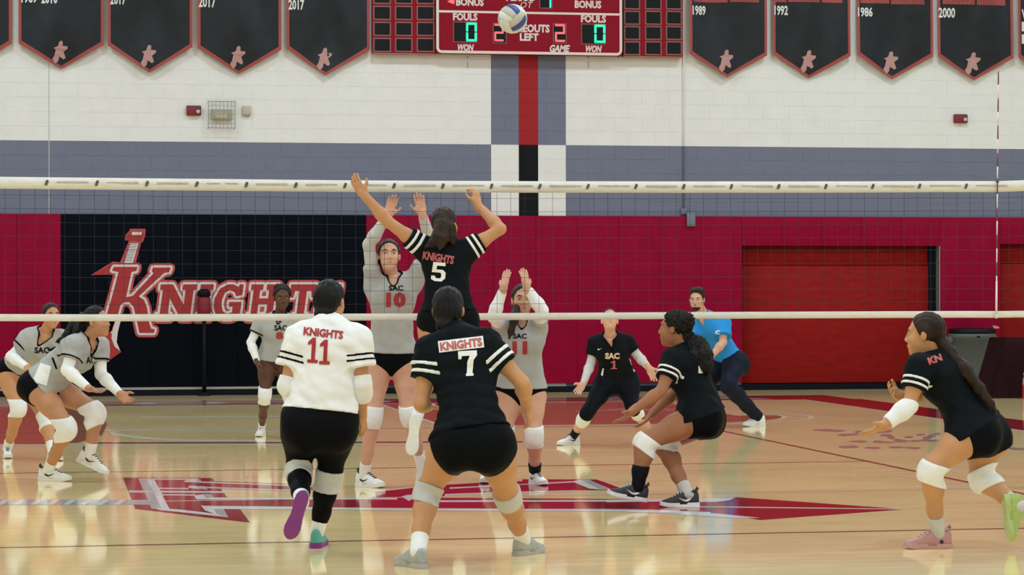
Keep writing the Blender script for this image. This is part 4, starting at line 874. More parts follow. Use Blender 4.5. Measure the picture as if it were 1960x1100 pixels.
def shoe(t, ank, toe_dir, upref, L, st, side):
    """ank = ankle joint; toe_dir; sole normal from upref"""
    f = nrm(toe_dir); u = nrm(np.array(upref, float)-f*(np.array(upref, float)@f)); r = np.cross(f, u); k = L/.265
    G = lambda x, y, z: ank+k*(r*x+f*y+u*(z-.082))
    spring = lambda y: .012*max(0.0, (y-.125)/.07)**2
    shift = lambda y: -.008*max(0.0, (y-.05)/.15)
    V = []; Fc = []; n = len(UP_Y); m = 13                                  # upper: dome sections from heel to toe
    for y, w, zt in zip(UP_Y, UP_W, UP_Z):
        zb = .018+spring(y)
        for j in range(m):
            a = math.pi*j/(m-1); ca, sa = math.cos(a), math.sin(a); ex = .62
            V.append(G(shift(y)+w*math.copysign(abs(ca)**ex, ca), y, zb+(zt-zb)*abs(sa)**.8))
    for i in range(n-1):
        for j in range(m-1): Fc.append((i*m+j, (i+1)*m+j, (i+1)*m+j+1, i*m+j+1))
        Fc.append((i*m+m-1, (i+1)*m+m-1, (i+1)*m, i*m))
    Fc += [tuple(range(m)), tuple((n-1)*m+m-1-j for j in range(m))]
    mb = MB(); mb.V = [tuple(v) for v in V]; mb.F = Fc; root = mb.build('shoe', st['upper'], t, True)
    V = []; Fc = []; n = len(SOLE_Y); q = 2*n
    for lv, (ins, z) in enumerate(((.004, .0), (.0, .006), (.001, .020), (.003, .029))):
        ring_ = [(shift(y)+w*(1-ins*10), y, z+spring(y)) for y, w in zip(SOLE_Y, SOLE_W)]+[(shift(y)-w*(1-ins*10), y, z+spring(y)) for y, w in reversed(list(zip(SOLE_Y, SOLE_W)))]
        V += [G(*v) for v in ring_]
    for lv in range(3):
        for j in range(q): Fc.append((lv*q+j, lv*q+(j+1) % q, (lv+1)*q+(j+1) % q, (lv+1)*q+j))
    for lv in (0, 3):
        for j in range(n-1): Fc.append((lv*q+j, lv*q+j+1, lv*q+q-2-j, lv*q+q-1-j))
    mb = MB(); mb.V = [tuple(v) for v in V]; mb.F = Fc; mb.build('sole', st['sole'], root)
    if st.get('collar'): MB().tube([G(.030*math.cos(i*.6283), -.018+.040*math.sin(i*.6283), .101+(.006 if math.sin(i*.6283) < 0 else 0)) for i in range(11)], .0075*k, 8, False).build('collar', st['collar'], root, True); MB().tube([G(0, -.060, .10), G(0, -.070, .118), G(0, -.064, .132), G(0, -.054, .112)], .006*k, 6).build('pull_tab', st['collar'], root, True)
    if st.get('lace'):
        for i in range(5):
            y = .036+.019*i; z = float(np.interp(y, UP_Y, UP_Z))+.002; w = .019
            MB().tube([G(shift(y)-w, y-.002, z-.012), G(shift(y)-w*.5, y+.002, z-.001), G(shift(y)+w*.5, y+.002, z-.001), G(shift(y)+w, y-.002, z-.012)], .0046*k, 6).build('lace', st['lace'], root, True)
        MB().tube([G(-.016, .028, .112), G(.0, .036, .107), G(.018, .026, .113), G(.026, .034, .098)], .005*k, 6).build('lace_bow', st['lace'], root, True)
    if st.get('mark'):
        b = bvh(root); sw = [(-.045, .004), (-.02, -.012), (.005, -.012), (.05, .014), (.0, -.002), (-.03, .008)]
        for sd in (1, -1):
            decal([(x*k, y*k) for x, y in sw], [tuple(q) for q in tessellate_polygon([[Vector((x, y, 0)) for x, y in sw]])], G(0, .03, .050), f, u, r*sd, b, st['mark'], root, 'side_mark', .0025, .02)
    if st.get('dot'): b = bvh(root); cpt = [(.012*math.cos(i*.785), .012*math.sin(i*.785)) for i in range(8)]; decal(cpt, [tuple(range(8))], G(0, -.01, .040), f, u, r*st['dot'], b, M_LACE, root, 'heel_badge', .003, .02)
    return root
def person(d):
    D0 = d['D'] if isinstance(d['D'], (int, float)) else fdepth(*d['D']); S = F/D0
    J = {}
    for k, v in d['J'].items(): J[k] = at(v[0], v[1], D0+(v[2] if len(v) > 2 else 0))
    sk = d['skin']; SKM = skin(sk['n'], sk['col']); bw = d.get('bw', 1.0); lf = d.get('lf', 1.0); af = d.get('af', 1.0); hs = d.get('hs', 1.0)
    feet = {}
    for s in 'LR':
        ft = d['foot'+s]
        if ft[0] == 'floor':
            a = fl(*ft[1]); f = nrm(cs((ft[2][0], ft[2][1], 0))); L = ft[3] if len(ft) > 3 else .265; J['ank'+s] = a+np.array([0, 0, .082*L/.265]); feet[s] = (f, np.array([0, 0, 1.]), L)
        else: feet[s] = (cs(ft[1]), cs(ft[2]), ft[3] if len(ft) > 3 else .265)
    N, PV = J['neck'], (J['hipL']+J['hipR'])/2; upv = nrm(N-PV); rs = nrm(J['shR']-J['shL']); rh = nrm(J['hipR']-J['hipL']); fr = nrm(np.cross(upv, rs)); frh = nrm(np.cross(upv, rh))
    gz = min(J['ankL'][2], J['ankR'][2]); t = empty('person', (PV[0], PV[1], 0 if not d.get('air') else gz-.1), d['label'], 'person')
    Wt = PV+(N-PV)*.40+cs(d.get('bend', (0, 0, 0))); Ch = PV+(N-PV)*.78+cs(d.get('bend', (0, 0, 0)))*.5; T = d.get('td', 1.0)
    tor = [econe(PV-upv*.02, Wt, .150*bw, .115*T, .124*bw, .098*T, rh, .05), econe(Wt, Ch, .124*bw, .098*T, .150*bw, .112*T, (rs+rh)/2, .06), econe(Ch, N-upv*.02, .150*bw, .110*T, .075*bw, .065, rs, .05),
           cone(J['shL'], N-upv*.035, .056*af, .062, .05), cone(J['shR'], N-upv*.035, .056*af, .062, .05)]
    if d.get('bust', 1):
        for sx in (-1, 1): tor.append(ell(Ch-upv*.05+rs*sx*.068*bw+fr*.072*T, np.array([rs, fr, upv]), np.array([.066, .052, .066])*bw, .05))
    pel = [econe(PV-upv*.015, PV+upv*.10, .155*bw, .112*T, .138*bw, .104*T, rh, .05)]
    leg = {}; arm = {}; inf = {}
    for s in 'LR':
        H, K, A = J['hip'+s], J['kn'+s], J['ank'+s]; kf = K-(H+A)/2; kf = nrm(kf) if np.linalg.norm(kf) > .04 else frh
        th = nrm(K-H); shn = nrm(A-K); bk = -nrm(kf-shn*(kf@shn)); up_b = -nrm(kf-th*(kf@th)); M = K+(A-K)*.30+bk*.012
        gl = PV+(H-PV)*.85-frh*.055*T-upv*.045+th*.03; sx = 1 if s == 'R' else -1
        pel.append(ell(gl, np.array([rh, frh, upv]), np.array([.088*bw, .085*T, .10]), .06)); pel.append(cone(PV+(H-PV)*.9, H+th*.06, .095*lf, .094*lf, .06))
        leg[s] = [cone(H, H+(K-H)*.45, .092*lf, .080*lf, .05), cone(H+(K-H)*.45, K-th*.02, .080*lf, .057*lf, .04), cone(K-th*.03, K+shn*.03, .056*lf, .053*lf, .03), cone(K+shn*.03, M, .051*lf, .055*lf, .03), cone(M, K+(A-K)*.62, .055*lf, .042*lf, .03), cone(K+(A-K)*.62, A, .042*lf, .034*lf, .03)]
        U, E_, Wr = J['sh'+s], J['el'+s], J['wr'+s]; ud, fd = nrm(E_-U), nrm(Wr-E_)
        arm[s] = [cone(U, U+(E_-U)*.45, .052*af, .045*af, .04), cone(U+(E_-U)*.45, E_, .045*af, .037*af, .03), cone(E_, E_+(Wr-E_)*.28, .037*af, .040*af, .02), cone(E_+(Wr-E_)*.28, Wr, .040*af, .0265*af, .025)]
        inf[s] = dict(H=H, K=K, A=A, th=th, shn=shn, U=U, E=E_, W=Wr, ud=ud, fd=fd, bk=bk)
    # ---- body: one mesh; head and hands meshed finer and welded in
    h = .0095
    V0, Q0 = grid_mesh(tor+pel+leg['L']+leg['R']+arm['L']+arm['R'], h)
    hd = d['head']; hc = J['head']; Vh, Qh = build_head(t, hc, cs(hd['look']), cs(hd.get('up', (0, 0, 1))), hs*hd.get('s', .98), sk, N-upv*.02, hd['hair'](J, D0, S) if callable(hd['hair']) else hd['hair'], hd.get('hm', M_HAIR), d.get('seed', 0), hd.get('beard', False), hd.get('face', True), hd.get('nr', .047))
    Vs, Qs = [V0, Vh], [Q0, Qh+len(V0)]; n = len(V0)+len(Vh)
    for s in 'LR':
        hn = d['hand'+s]; tip = at(hn[0][0], hn[0][1], D0+hn[0][2]); w = inf[s]['W']; dr = nrm(tip-w)
        pr = hand_prims(w, dr, cs(hn[1]), hn[3] if len(hn) > 3 else (-1 if s == 'L' else 1), hn[2], .06, hn[4] if len(hn) > 4 else hs*.95); pr.append(cone(w-inf[s]['fd']*.07, w, .031*af, .0262*af, .02))
        Va, Qa = grid_mesh(pr, .0042); Vs.append(Va); Qs.append(Qa+n); n += len(Va)
    link('body', raw_mesh('body', np.concatenate(Vs), np.concatenate(Qs), SKM), None, t)
    # ---- jersey
    g = d['jersey']; hem = PV+upv*g.get('hem', -.02)+cs(g.get('hemoff', (0, 0, 0))); o_ = g.get('o', .014)
    hn_ = nrm(-upv+cs(g.get('hemtilt', (0, 0, 0))))
    jp = [infl(p, o_, []) for p in tor]+[infl(pel[0], o_+.004, [])]+[infl(p, .020, []) for p in pel[1:]]
    sl = g.get('sl', .5); sm = []
    for s in 'LR':
        i = inf[s]; e = i['U']+(i['E']-i['U'])*sl; sr = g.get('sr', .066)
        jp.append(cone(i['U']-i['ud']*.01, i['U']+(i['E']-i['U'])*(sl+.15), .066*af+.004, sr*af+.004, .04, clips=[(e, i['ud'])]))
    nk = g.get('neck', .035); hv = nrm(J['head']-N)
    sub = [cone(N-upv*.02+fr*.012, N+hv*.13, .058, .075, .008), cone(N+upv*.03+fr*.03, N+fr*.125-upv*(.02+nk), .066, .008, .01)]
    nsub = [dict(q, sub=True) for q in sub]
    wk = wrinkle(g.get('wr', .0035), d.get('seed', 1)+3, upv)
    jo = vol('jersey', jp+nsub, .0085, g['m'], t, clips=[(hem, hn_)], disp=wk)
    jb = bvh(jo)
    for s in 'LR':
        i = inf[s]
        for q0, q1, m_ in g.get('bands', ()):
            a = i['U']+(i['E']-i['U'])*(sl-q1); b = i['U']+(i['E']-i['U'])*(sl-q0); sr = g.get('sr', .066)
            vol('sleeve_stripe', [infl(p, .0035) for p in jp], .006, m_, jo, clips=[(b, i['ud']), (a, -i['ud'])], disp=wk, inter=[cone(i['U']+i['ud']*.02, i['U']+(i['E']-i['U'])*sl, .115, .115, .01)])
    if g.get('collar'): vol('collar', [infl(p, .0035, []) for p in jp]+nsub, .006, g['collar'], jo, disp=wk, inter=[infl(q, .010) for q in sub])
    for tx in d.get('text', ()):
        s_, bx, m_, kw = tx; D = D0+kw.get('dd', 0); c = at((bx[0]+bx[2])/2, (bx[1]+bx[3])/2, D); w, hh = (bx[2]-bx[0])/S, (bx[3]-bx[1])/S
        if kw.get('poly'): V2 = np.array(kw['poly']); F2 = [tuple(q) for q in tessellate_polygon([[Vector((x, y, 0)) for x, y in V2]])]
        else: V2, F2 = text2d(s_, kw.get('bold', .03), kw.get('shear', 0))
        sl_ = kw.get('slope', 0); xd = nrm(RT-UP*sl_); yd = nrm(UP+RT*(sl_ if kw.get('rigid', 1) else 0)); nv = -ray((bx[0]+bx[2])/2, (bx[1]+bx[3])/2); nv = nrm(nv)
        VV = [((u-.5)*w, (v-.5)*hh) for u, v in V2]
        if kw.get('outline'):
            bp = MB()
            for q in stroke([(-w/2-.006, -hh/2-.006), (w/2+.006, -hh/2-.006), (w/2+.006, hh/2+.006), (-w/2-.006, hh/2+.006)], .001): pass
            decal([(-w/2-.008, -hh/2-.007), (w/2+.008, -hh/2-.007), (w/2+.008, hh/2+.007), (-w/2-.008, hh/2+.007)], [(0, 1, 2, 3)], c, xd, yd, nv, jb, kw['outline'], jo, 'name_backing', .004)
        decal(VV, F2, c, xd, yd, nv, jb, m_, jo, kw.get('name', 'jersey_number'), .0065 if kw.get('outline') else .0045)
    # ---- shorts / leggings
    b_ = d['bottom']; bo = b_.get('o', .009); wc = [(PV+upv*.10, upv)]; bp = [infl(pel[0], bo, wc)]+[infl(tor[0], bo*.6, wc)]
    for s in 'LR':
        i = inf[s]; L = b_['len'] if not isinstance(b_['len'], dict) else b_['len'][s]
        e, nv = (i['H']+(i['K']-i['H'])*L, i['th']) if L <= 1 else (i['K']+(i['A']-i['K'])*(L-1), i['shn'])
        if L <= 1:
            out = (rh if s == 'R' else -rh); nv2 = nrm(nv+out*b_.get('cut', .45)); bp += [infl(p, bo, [(e, nv2)]) for p in leg[s][:2]]+[infl(p, bo, wc+[(e, nv2)]) for p in pel[(1 if s == 'L' else 3):(3 if s == 'L' else 5)]]
        else:
            w_ = b_.get('wide', 0); bp += [infl(p, bo, wc) for p in pel[1:]]+ [infl(p, bo+w_*.5, []) for p in leg[s][:3]]+[infl(p, bo+w_, [(e, nv)]) for p in leg[s][3:]]
    vol(b_.get('name', 'shorts'), bp, .0085, b_['m'], t, disp=wrinkle(b_.get('wr', .0012), 5, upv))
    # ---- pads, sleeves, socks, shoes
    def tube(name, prims, a, an, b, bn, off, m_, hh=.0075, par=t, k=None): return vol(name, [infl(p, off, []) for p in prims], hh, m_, par, clips=[(a, -an), (b, bn)])
    for s in 'LR':
        i = inf[s]; kp = d.get('knee', {}).get(s, d.get('kneeall'))
        if kp:
            u0, l0, off = kp.get('u', .075), kp.get('l', .085), kp.get('o', .014); mid = i['K']+i['shn']*kp.get('sh', 0)
            m_ = nrm(i['th']+i['shn']); sh = kp.get('sh', 0); c0 = i['K']+i['shn']*sh; m_ = i['shn'] if sh > .05 else m_
            prs = [infl(q, off, []) for q in leg[s][0:5]]+[ell(i['K']-i['bk']*.024, np.eye(3), np.array([.036, .036, .046])*lf*.95+off*.5, .03)]
            vol('knee_pad', prs, .0075, kp.get('m', M_CLW), t, clips=[(c0-m_*u0, -m_), (c0+m_*l0, m_)], inter=[cone(c0-m_*u0, c0+m_*l0, .13, .13)])
        asl = d.get('asleeve', {}).get(s, d.get('asleeveall'))
        if asl:   # (start, end) along the arm: 0 shoulder, 1 elbow, 2 wrist
            q0, q1, off, m_, nm = asl
            pt = lambda q: (i['U']+(i['E']-i['U'])*q, i['ud']) if q <= 1 else (i['E']+(i['W']-i['E'])*(q-1), i['fd'])
            a, an = pt(q0); b, bn = pt(q1); prs = []
            prs += [infl(p, off, [(a, -an)] if q0 <= 1 else []) for p in arm[s][(0 if q0 < .3 else 1):2]] if q0 < 1 else []
            prs += [infl(p, off, [(b, bn)]) for p in arm[s][2:]]
            if q0 > 1: prs = [infl(p, off, [(a, -an), (b, bn)]) for p in arm[s][2:]]
            vol(nm, prs, .0065, m_, t)
        sc = d.get('sock', {}).get(s, d.get('sockall'))
        if sc:
            top, m_ = sc[0], sc[1]; pr_ = [infl(p, .006, [(i['A']-i['shn']*top, -i['shn'])]) for p in (leg[s][5:] if top < .13 else leg[s][3:])]
            vol('sock', pr_, .0065, m_, t)
        for ex in d.get('legwear', {}).get(s, ()):    # (name, from-knee start, end, offset, material)
            nm, q0, q1, off, m_ = ex; a = i['K']+(i['A']-i['K'])*q0; b = i['K']+(i['A']-i['K'])*q1
            vol(nm, [infl(p, off, [(a, -i['shn']), (b, i['shn'])]) for p in leg[s][3:]], .0065, m_, t)
        f_, u_, L_ = feet[s]; shoe(t, i['A'], f_, u_, L_, d['shoe'+s] if 'shoe'+s in d else d['shoe'], 1)
    return t
# ------------------------------------------------------------------ the people
SK_P = dict(n='fair', col=(.68, .38, .27)); SK_T = dict(n='tan', col=(.57, .285, .14)); SK_B = dict(n='brown', col=(.36, .155, .08)); SK_D = dict(n='deep', col=(.115, .047, .026)); SK_M = dict(n='medium', col=(.52, .25, .135)); SK_C = dict(n='light', col=(.65, .36, .25))
SHOE_W = dict(upper=M_SHW, sole=M_SHS, lace=M_LACE, mark=M_LACE, collar=M_LACE)
SHOE_P = dict(upper=M_SHW, sole=M_SHS)
STR2 = [(.06, .13, M_STR), (.21, .28, M_STR)]
GREYJ = dict(m=M_GRYJ, collar=M_SHT, bands=[(.0, .07, M_SHT)], sl=.52, neck=.015)
KP = dict(m=M_CLW, u=.075, l=.085, o=.010)
# block numerals drawn as outlines on the unit box
N7 = [(.35, 0), (.75, 0), (.75, .10), (.70, .10), (.80, .62), (1, .80), (1, 1), (0, 1), (0, .68), (.16, .68), (.18, .80), (.62, .80), (.46, .56), (.40, .10), (.35, .10)]
N1 = [(.0, 0), (1, 0), (1, .13), (.72, .13), (.72, 1), (.42, 1), (.0, .82), (.0, .70), (.36, .76), (.36, .13), (0, .13)]
N5 = [(0, .28), (0, .10), (.25, 0), (.75, 0), (1, .18), (1, .48), (.8, .62), (.34, .62), (.36, .82), (.95, .82), (.95, 1), (.08, 1), (.02, .46), (.62, .46), (.70, .40), (.70, .22), (.62, .16), (.35, .16), (.28, .22), (.28, .28)]
def hair_bun(c=(0, -.10, -.02), r=(.045, .04, .045)): return dict(balls=[(c, r)])
M_TCRM = mat('print_cream', (.72, .46, .38), .6, noise=.05)
# A: far left, grey jersey
person(dict(label='player in grey jersey crouching at the far left, cut by the photo edge', D=(15, 878), skin=SK_T, seed=11, bw=.98, hs=.98,
    J=dict(head=(98, 604, -.12), neck=(84, 640, -.05), shL=(116, 648, -.02), shR=(58, 648, .0), elR=(21, 682, -.05), wrR=(52, 703, -.22), elL=(118, 690, -.1), wrL=(100, 725, -.3), hipR=(14, 712, .12), hipL=(46, 716, .22), knR=(37, 780, -.06), knL=(90, 806, .05)),
    footR=('floor', (14, 875), (.2, -1), .25), footL=('floor', (100, 880), (.5, -.85), .25), handR=((70, 718, -.32), (0, -.3, 1), .5), handL=((100, 745, -.4), (0, -.3, 1), .5),
    head=dict(look=(.45, -.85, .08), hair=dict(line=.002), hm=M_HBRN, s=.95), jersey=dict(GREYJ, hem=.10), bottom=dict(m=M_SHT, len=.16), kneeall=KP, sockall=(.09, M_CLW), shoe=SHOE_W, asleeveall=(.45, 2.0, .006, M_CLW, 'arm_sleeve'),
    text=[('SAC', (66, 664, 94, 676), M_SHT, dict(name='team_name', bold=.03))]))
# B: left, grey jersey, long dark ponytail
person(dict(label='player in grey jersey and white arm sleeves reaching both hands forward at the left', D=(100, 922), skin=SK_M, seed=12, bw=.98, lf=1.02,
    J=dict(head=(186, 615, -.05), neck=(166, 652, -.02), shR=(142, 662, -.14), shL=(190, 664, .14), elR=(128, 708, -.2), wrR=(168, 742, -.3), elL=(193, 716, .10), wrL=(229, 753, -.05), hipR=(68, 738, .0), hipL=(92, 734, .17), knR=(131, 820, -.16), knL=(186, 788, .05), ankL=(171, 871, .08)),
    footR=('floor', (91, 920), (.95, -.28), .262), footL=('free', (.93, -.2, -.42), (.42, 0, .9), .262), handR=((212, 760, -.36), (.2, .1, 1), .45), handL=((266, 788, -.14), (-.3, -.5, .8), .55),
    head=dict(look=(.93, -.36, .1), up=(-.12, 0, 1), hair=lambda J, D, S: dict(line=-.004, tails=[[(at(158, 606, D), .035), (at(140, 622, D-.02), .034), (at(128, 640, D-.05), .028), (at(114, 652, D-.1), .016), (at(106, 655, D-.1), .006)], [(at(156, 612, D-.03), .03), (at(146, 632, D-.08), .026), (at(136, 648, D-.12), .012)]]), s=.98),
    jersey=dict(GREYJ, hem=.05, wr=.005), bottom=dict(m=M_SHT, len=.2), kneeall=dict(KP, o=.013, l=.10, u=.085), sockall=(.10, M_CLW), shoe=SHOE_W, asleeveall=(.45, 2.0, .006, M_CLW, 'arm_sleeve'),
    text=[('AC', (165, 682, 182, 696), M_SHT, dict(name='team_name')), ('', (62, 694, 100, 738), M_CLW, dict(name='side_panel', poly=[(.4, 1), (.95, .85), (.72, 0), (0, .2)])), ('', (98, 684, 110, 706), M_SHT, dict(name='side_stripe', poly=[(0, 1), (.35, 1), (1, 0), (.7, 0)]))]))
# C: back row, grey jersey, dark skin
person(dict(label='player in grey jersey standing before the lettered wall, left of the white jersey', D=(500, 838), skin=SK_D, seed=13, bw=.95, lf=.9, af=.9,
    J=dict(head=(539, 570, -.10), neck=(535, 606, -.04), shR=(498, 618, 0), shL=(566, 616, 0), elR=(480, 655, -.02), wrR=(493, 694, -.16), elL=(588, 652, 0), wrL=(572, 694, -.16), hipR=(511, 688, .06), hipL=(544, 688, .06), knR=(507, 756, -.12), knL=(553, 758, -.05)),
    footR=('floor', (501, 834), (-.12, -1), .25), footL=('floor', (566, 834), (.2, -1), .25), handR=((505, 722, -.22), (.9, 0, .2), .4), handL=((560, 720, -.22), (-.9, 0, .2), .4),
    head=dict(look=(.28, -.95, -.02), hair=dict(line=-.012, curl=.005, balls=[((-.035, -.045, .085), (.055, .05, .05)), ((.02, -.05, .1), (.05, .05, .04)), ((-.07, -.03, .05), (.03, .05, .045))]), s=1.0),
    jersey=dict(GREYJ, hem=.01), bottom=dict(m=mat('shorts_dark_red', (.05, .004, .008), .6, noise=.1), len=.08), kneeall=dict(KP, l=.12, u=.07), sockall=(.09, M_CLW), shoe=dict(SHOE_P, lace=M_CLG), asleeveall=(.42, 2.0, .006, M_CLW, 'arm_sleeve'),
    text=[('SAC', (525, 622, 549, 632.5), M_SHT, dict(name='team_name')), ('8', (528, 635, 542, 649), M_TRED, dict(bold=.05))]))
# E: blocker number 10
person(dict(label='tall blocker in grey jersey number 10 with both hands raised behind the net', D=(708, 934), skin=SK_P, seed=15, bw=.98, lf=1.0,
    J=dict(head=(744, 489, -.02), neck=(752, 533, .02), shR=(717, 549, .04), shL=(790, 540, .06), elR=(706, 468, -.08), wrR=(743, 411, -.16), elL=(825, 470, -.02), wrL=(808, 408, -.16), hipR=(724, 684, .08), hipL=(774, 684, .08), knR=(714, 797, -.02), knL=(783, 795, .02), ankL=(806, 884, .32)),
    footR=('floor', (697, 931), (.72, -.7), .275), footL=('free', (.05, .25, -.95), (0, .9, .3), .26), handR=((757, 366, -.2), (.1, -.9, .1), .12), handL=((800, 366, -.2), (0, -.9, .1), .15),
    head=dict(look=(.12, -.95, .22), hair=dict(line=-.002, balls=[((.05, -.06, -.02), (.04, .05, .06))]), hm=M_HBRN, s=1.03),
    jersey=dict(GREYJ, hem=.045, bands=(), sl=.5, sr=.056), bottom=dict(m=M_SHT, len=.10), kneeall=dict(KP, l=.09), sockall=(.10, M_CLW), shoe=SHOE_W, asleeveall=(.3, 1.92, .006, mat('sleeve_pale_grey', (.56, .55, .53), .65, noise=.04), 'arm_sleeve'),
    text=[('SAC', (744, 546, 772, 556), M_SHT, dict(name='team_name')), ('10', (739, 559, 777, 588), M_TRED, dict(bold=.06))]))
# H: second blocker
person(dict(label='blocker in grey jersey hiding the face behind raised forearms, right of number 7', D=(1027, 930), skin=SK_C, seed=16, bw=1.0, lf=.95,
    J=dict(head=(1000, 574, .06), neck=(999, 615, .06), shR=(966, 628, .06), shL=(1028, 626, .06), elR=(944, 606, -.16), wrR=(964, 551, -.17), elL=(1038, 594, -.16), wrL=(1008, 550, -.17), hipR=(974, 746, .10), hipL=(1018, 746, .10), knR=(966, 834, -.02), knL=(1023, 836, -.02)),
    footL=('floor', (1024, 926), (.35, -.93), .255), footR=('floor', (930, 922), (-.1, -1), .255), handR=((970, 520, -.12), (.5, .6, 0), .15), handL=((1001, 512, -.12), (-.5, .6, 0), .15),
    head=dict(look=(.1, -.95, .12), hair=lambda J, D, S: dict(line=-.002, tails=[[(at(988, 590, D-.02), .03), (at(984, 612, D-.10), .03), (at(978, 634, D-.12), .022), (at(974, 648, D-.12), .008)]]), hm=M_HBRN, s=1.0),
    jersey=dict(GREYJ, hem=.02, bands=(), sl=.5, sr=.056), bottom=dict(m=M_SHT, len=.12), kneeall=dict(KP, l=.09), sock=dict(L=(.10, M_CLW), R=(.10, M_CLW)), shoe=SHOE_W, legwear=dict(L=[('ankle_brace', .74, .93, .012, M_RUB)]), asleeveall=(.3, 1.9, .006, M_CLW, 'arm_sleeve'),
    text=[('SAC', (982, 638, 1008, 648), M_SHT, dict(name='team_name')), ('11', (981, 653, 1009, 678), M_TRED, dict(bold=.06))]))
# I: libero in black
person(dict(label='player in black jersey number 1 crouching with open hands before the crimson wall', D=(1088, 853), skin=SK_P, seed=17, bw=.95, lf=.95, af=.9,
    J=dict(head=(1167, 613, -.16), neck=(1168, 645, -.06), shR=(1139, 657, 0), shL=(1201, 655, 0), elR=(1131, 694, .0), wrR=(1116, 735, -.18), elL=(1222, 682, .0), wrL=(1242, 704, -.16), hipR=(1164, 728, .14), hipL=(1199, 728, .14), knR=(1124, 790, -.12), knL=(1211, 782, -.05)),
    footR=('floor', (1097, 851), (-.82, -.57), .25), footL=('floor', (1250, 846), (.6, -.8), .25), handR=((1098, 760, -.28), (.3, -.8, .3), .3), handL=((1254, 726, -.2), (-.3, -.8, .3), .3),
    head=dict(look=(.02, -.86, .5), up=(0, .3, 1), hair=dict(line=-.012), hm=M_HBRN, s=.97),
    jersey=dict(m=M_BLK, hem=.03, sl=.6, neck=.075, collar=M_SHT), bottom=dict(name='leggings', m=mat('leggings_navy_black', (.004, .005, .010), .65, noise=.1, spec=.1), len=1.15, o=.008), knee=dict(R=dict(KP, sh=.10, l=.085, u=.06), L=dict(KP, sh=.10, l=.085, u=.06)), sockall=(.12, M_RUB), shoe=SHOE_W, asleeveall=(.55, 2.0, .006, M_CLG, 'arm_sleeve'),
    text=[('SAC', (1158, 675, 1186, 687), M_TCRM, dict(name='team_name', bold=.06)), ('1', (1169, 690, 1181, 706), M_TPINK, dict(poly=N1)), ('', (1144, 665, 1152, 670), M_STR, dict(name='chest_mark', poly=[(0, .2), (.3, 0), (1, .9), (.35, .35), (0, .7)])), ('', (1204, 686, 1218, 712), M_CLW, dict(name='side_panel', poly=[(0, 1), (.4, .9), (1, .2), (.7, 0)])), ('', (1150, 704, 1156, 720), M_CLW, dict(name='side_panel', poly=[(.6, 1), (1, .9), (.6, 0), (0, .2)]))]))
# K: line judge in blue
person(dict(label='person in bright blue polo shirt and navy trousers leaning with hands on knees', D=(1445, 816), skin=SK_C, seed=18, bw=1.0, lf=.93, af=1.05, bust=0, td=.9,
    J=dict(head=(1334, 573, -.25), neck=(1347, 606, -.16), shR=(1332, 620, -.05), shL=(1384, 618, -.18), elR=(1322, 660, -.22), wrR=(1340, 694, -.4), elL=(1384, 655, -.30), wrL=(1358, 686, -.42), hipR=(1388, 690, .15), hipL=(1407, 692, -.05), knR=(1352, 735, -.05), knL=(1392, 738, -.38)),
    footL=('floor', (1452, 815), (-.82, -.57), .29), footR=('floor', (1368, 812), (-.8, -.6), .29), handR=((1350, 716, -.42), (-.3, .5, -.6), .5), handL=((1352, 714, -.44), (-.3, .5, -.6), .5),
    head=dict(look=(-.30, -.94, -.05), hair=dict(line=-.004, balls=[((0, .03, .105), (.065, .05, .028)), ((0, -.03, .1), (.07, .06, .035))]), hm=M_HBRN, s=.98, beard=True, nr=.056),
    jersey=dict(m=mat('polo_blue', (.028, .29, .74), .7, spec=.15, noise=.06, nscale=8, bump=.12, bscale=24), hem=.09, sl=.68, sr=.085, neck=.025, wr=.004, o=.02, collar=mat('polo_collar', (.024, .25, .66), .65, noise=.05)), bottom=dict(name='trousers', m=mat('trousers_navy', (.010, .014, .030), .75, spec=.1, noise=.15, bump=.2, bscale=24), len=1.96, o=.014, wide=.016, wr=.004), shoe=SHOE_P,
    text=[('c', (1369, 632, 1378, 640), M_STR, dict(name='sleeve_badge', bold=.02, dd=-.1))]))
# F: hitter number 5 in the air
person(dict(label='black-jerseyed hitter number 5 jumping in front of the net with arms raised', D=(846, 968), skin=SK_T, seed=19, bw=.94, lf=.95, air=True,
    J=dict(head=(852, 430, .02), neck=(853, 468, .02), shL=(811, 474, .02), shR=(893, 480, -.02), elL=(742, 424, -.05), wrL=(696, 372, -.08), elR=(958, 438, .0), wrR=(914, 392, .12), hipL=(829, 612, -.02), hipR=(887, 612, -.02), knL=(822, 712, .04), ankL=(794, 812, -.10), knR=(872, 720, .02), ankR=(880, 815, -.2)),
    footL=('free', (-.08, .12, -.99), (0, .98, .1), .262), footR=('free', (0, .3, -.95), (0, .95, .3), .262), handL=((678, 344, -.08), (.3, .9, .2), .3), handR=((908, 350, .14), (-.6, .6, .1), .95),
    head=dict(look=(.42, .9, .15), hair=lambda J, D, S: dict(line=-.002, tails=[[(at(846, 430, D-.08), .05), (at(838, 452, D-.12), .04), (at(828, 464, D-.14), .028), (at(816, 472, D-.15), .008)], [(at(850, 436, D-.10), .05), (at(848, 456, D-.13), .04), (at(844, 470, D-.14), .02), (at(842, 477, D-.14), .006)], [(at(860, 436, D-.08), .045), (at(866, 454, D-.10), .03), (at(868, 466, D-.11), .012)]]), hm=M_HBRN, s=1.0),
    jersey=dict(m=M_BLK, hem=.06, sl=.42, bands=STR2, neck=.04), bottom=dict(m=M_SHT, len=.17), kneeall=KP, sockall=(.12, M_CLW), shoe=SHOE_P,
    text=[('KNIGHTS', (809, 485, 869, 501), M_TPINK, dict(name='team_name', bold=.045, slope=.17)), ('5', (826, 502, 853, 538), M_STR, dict(poly=N5, slope=.08))]))
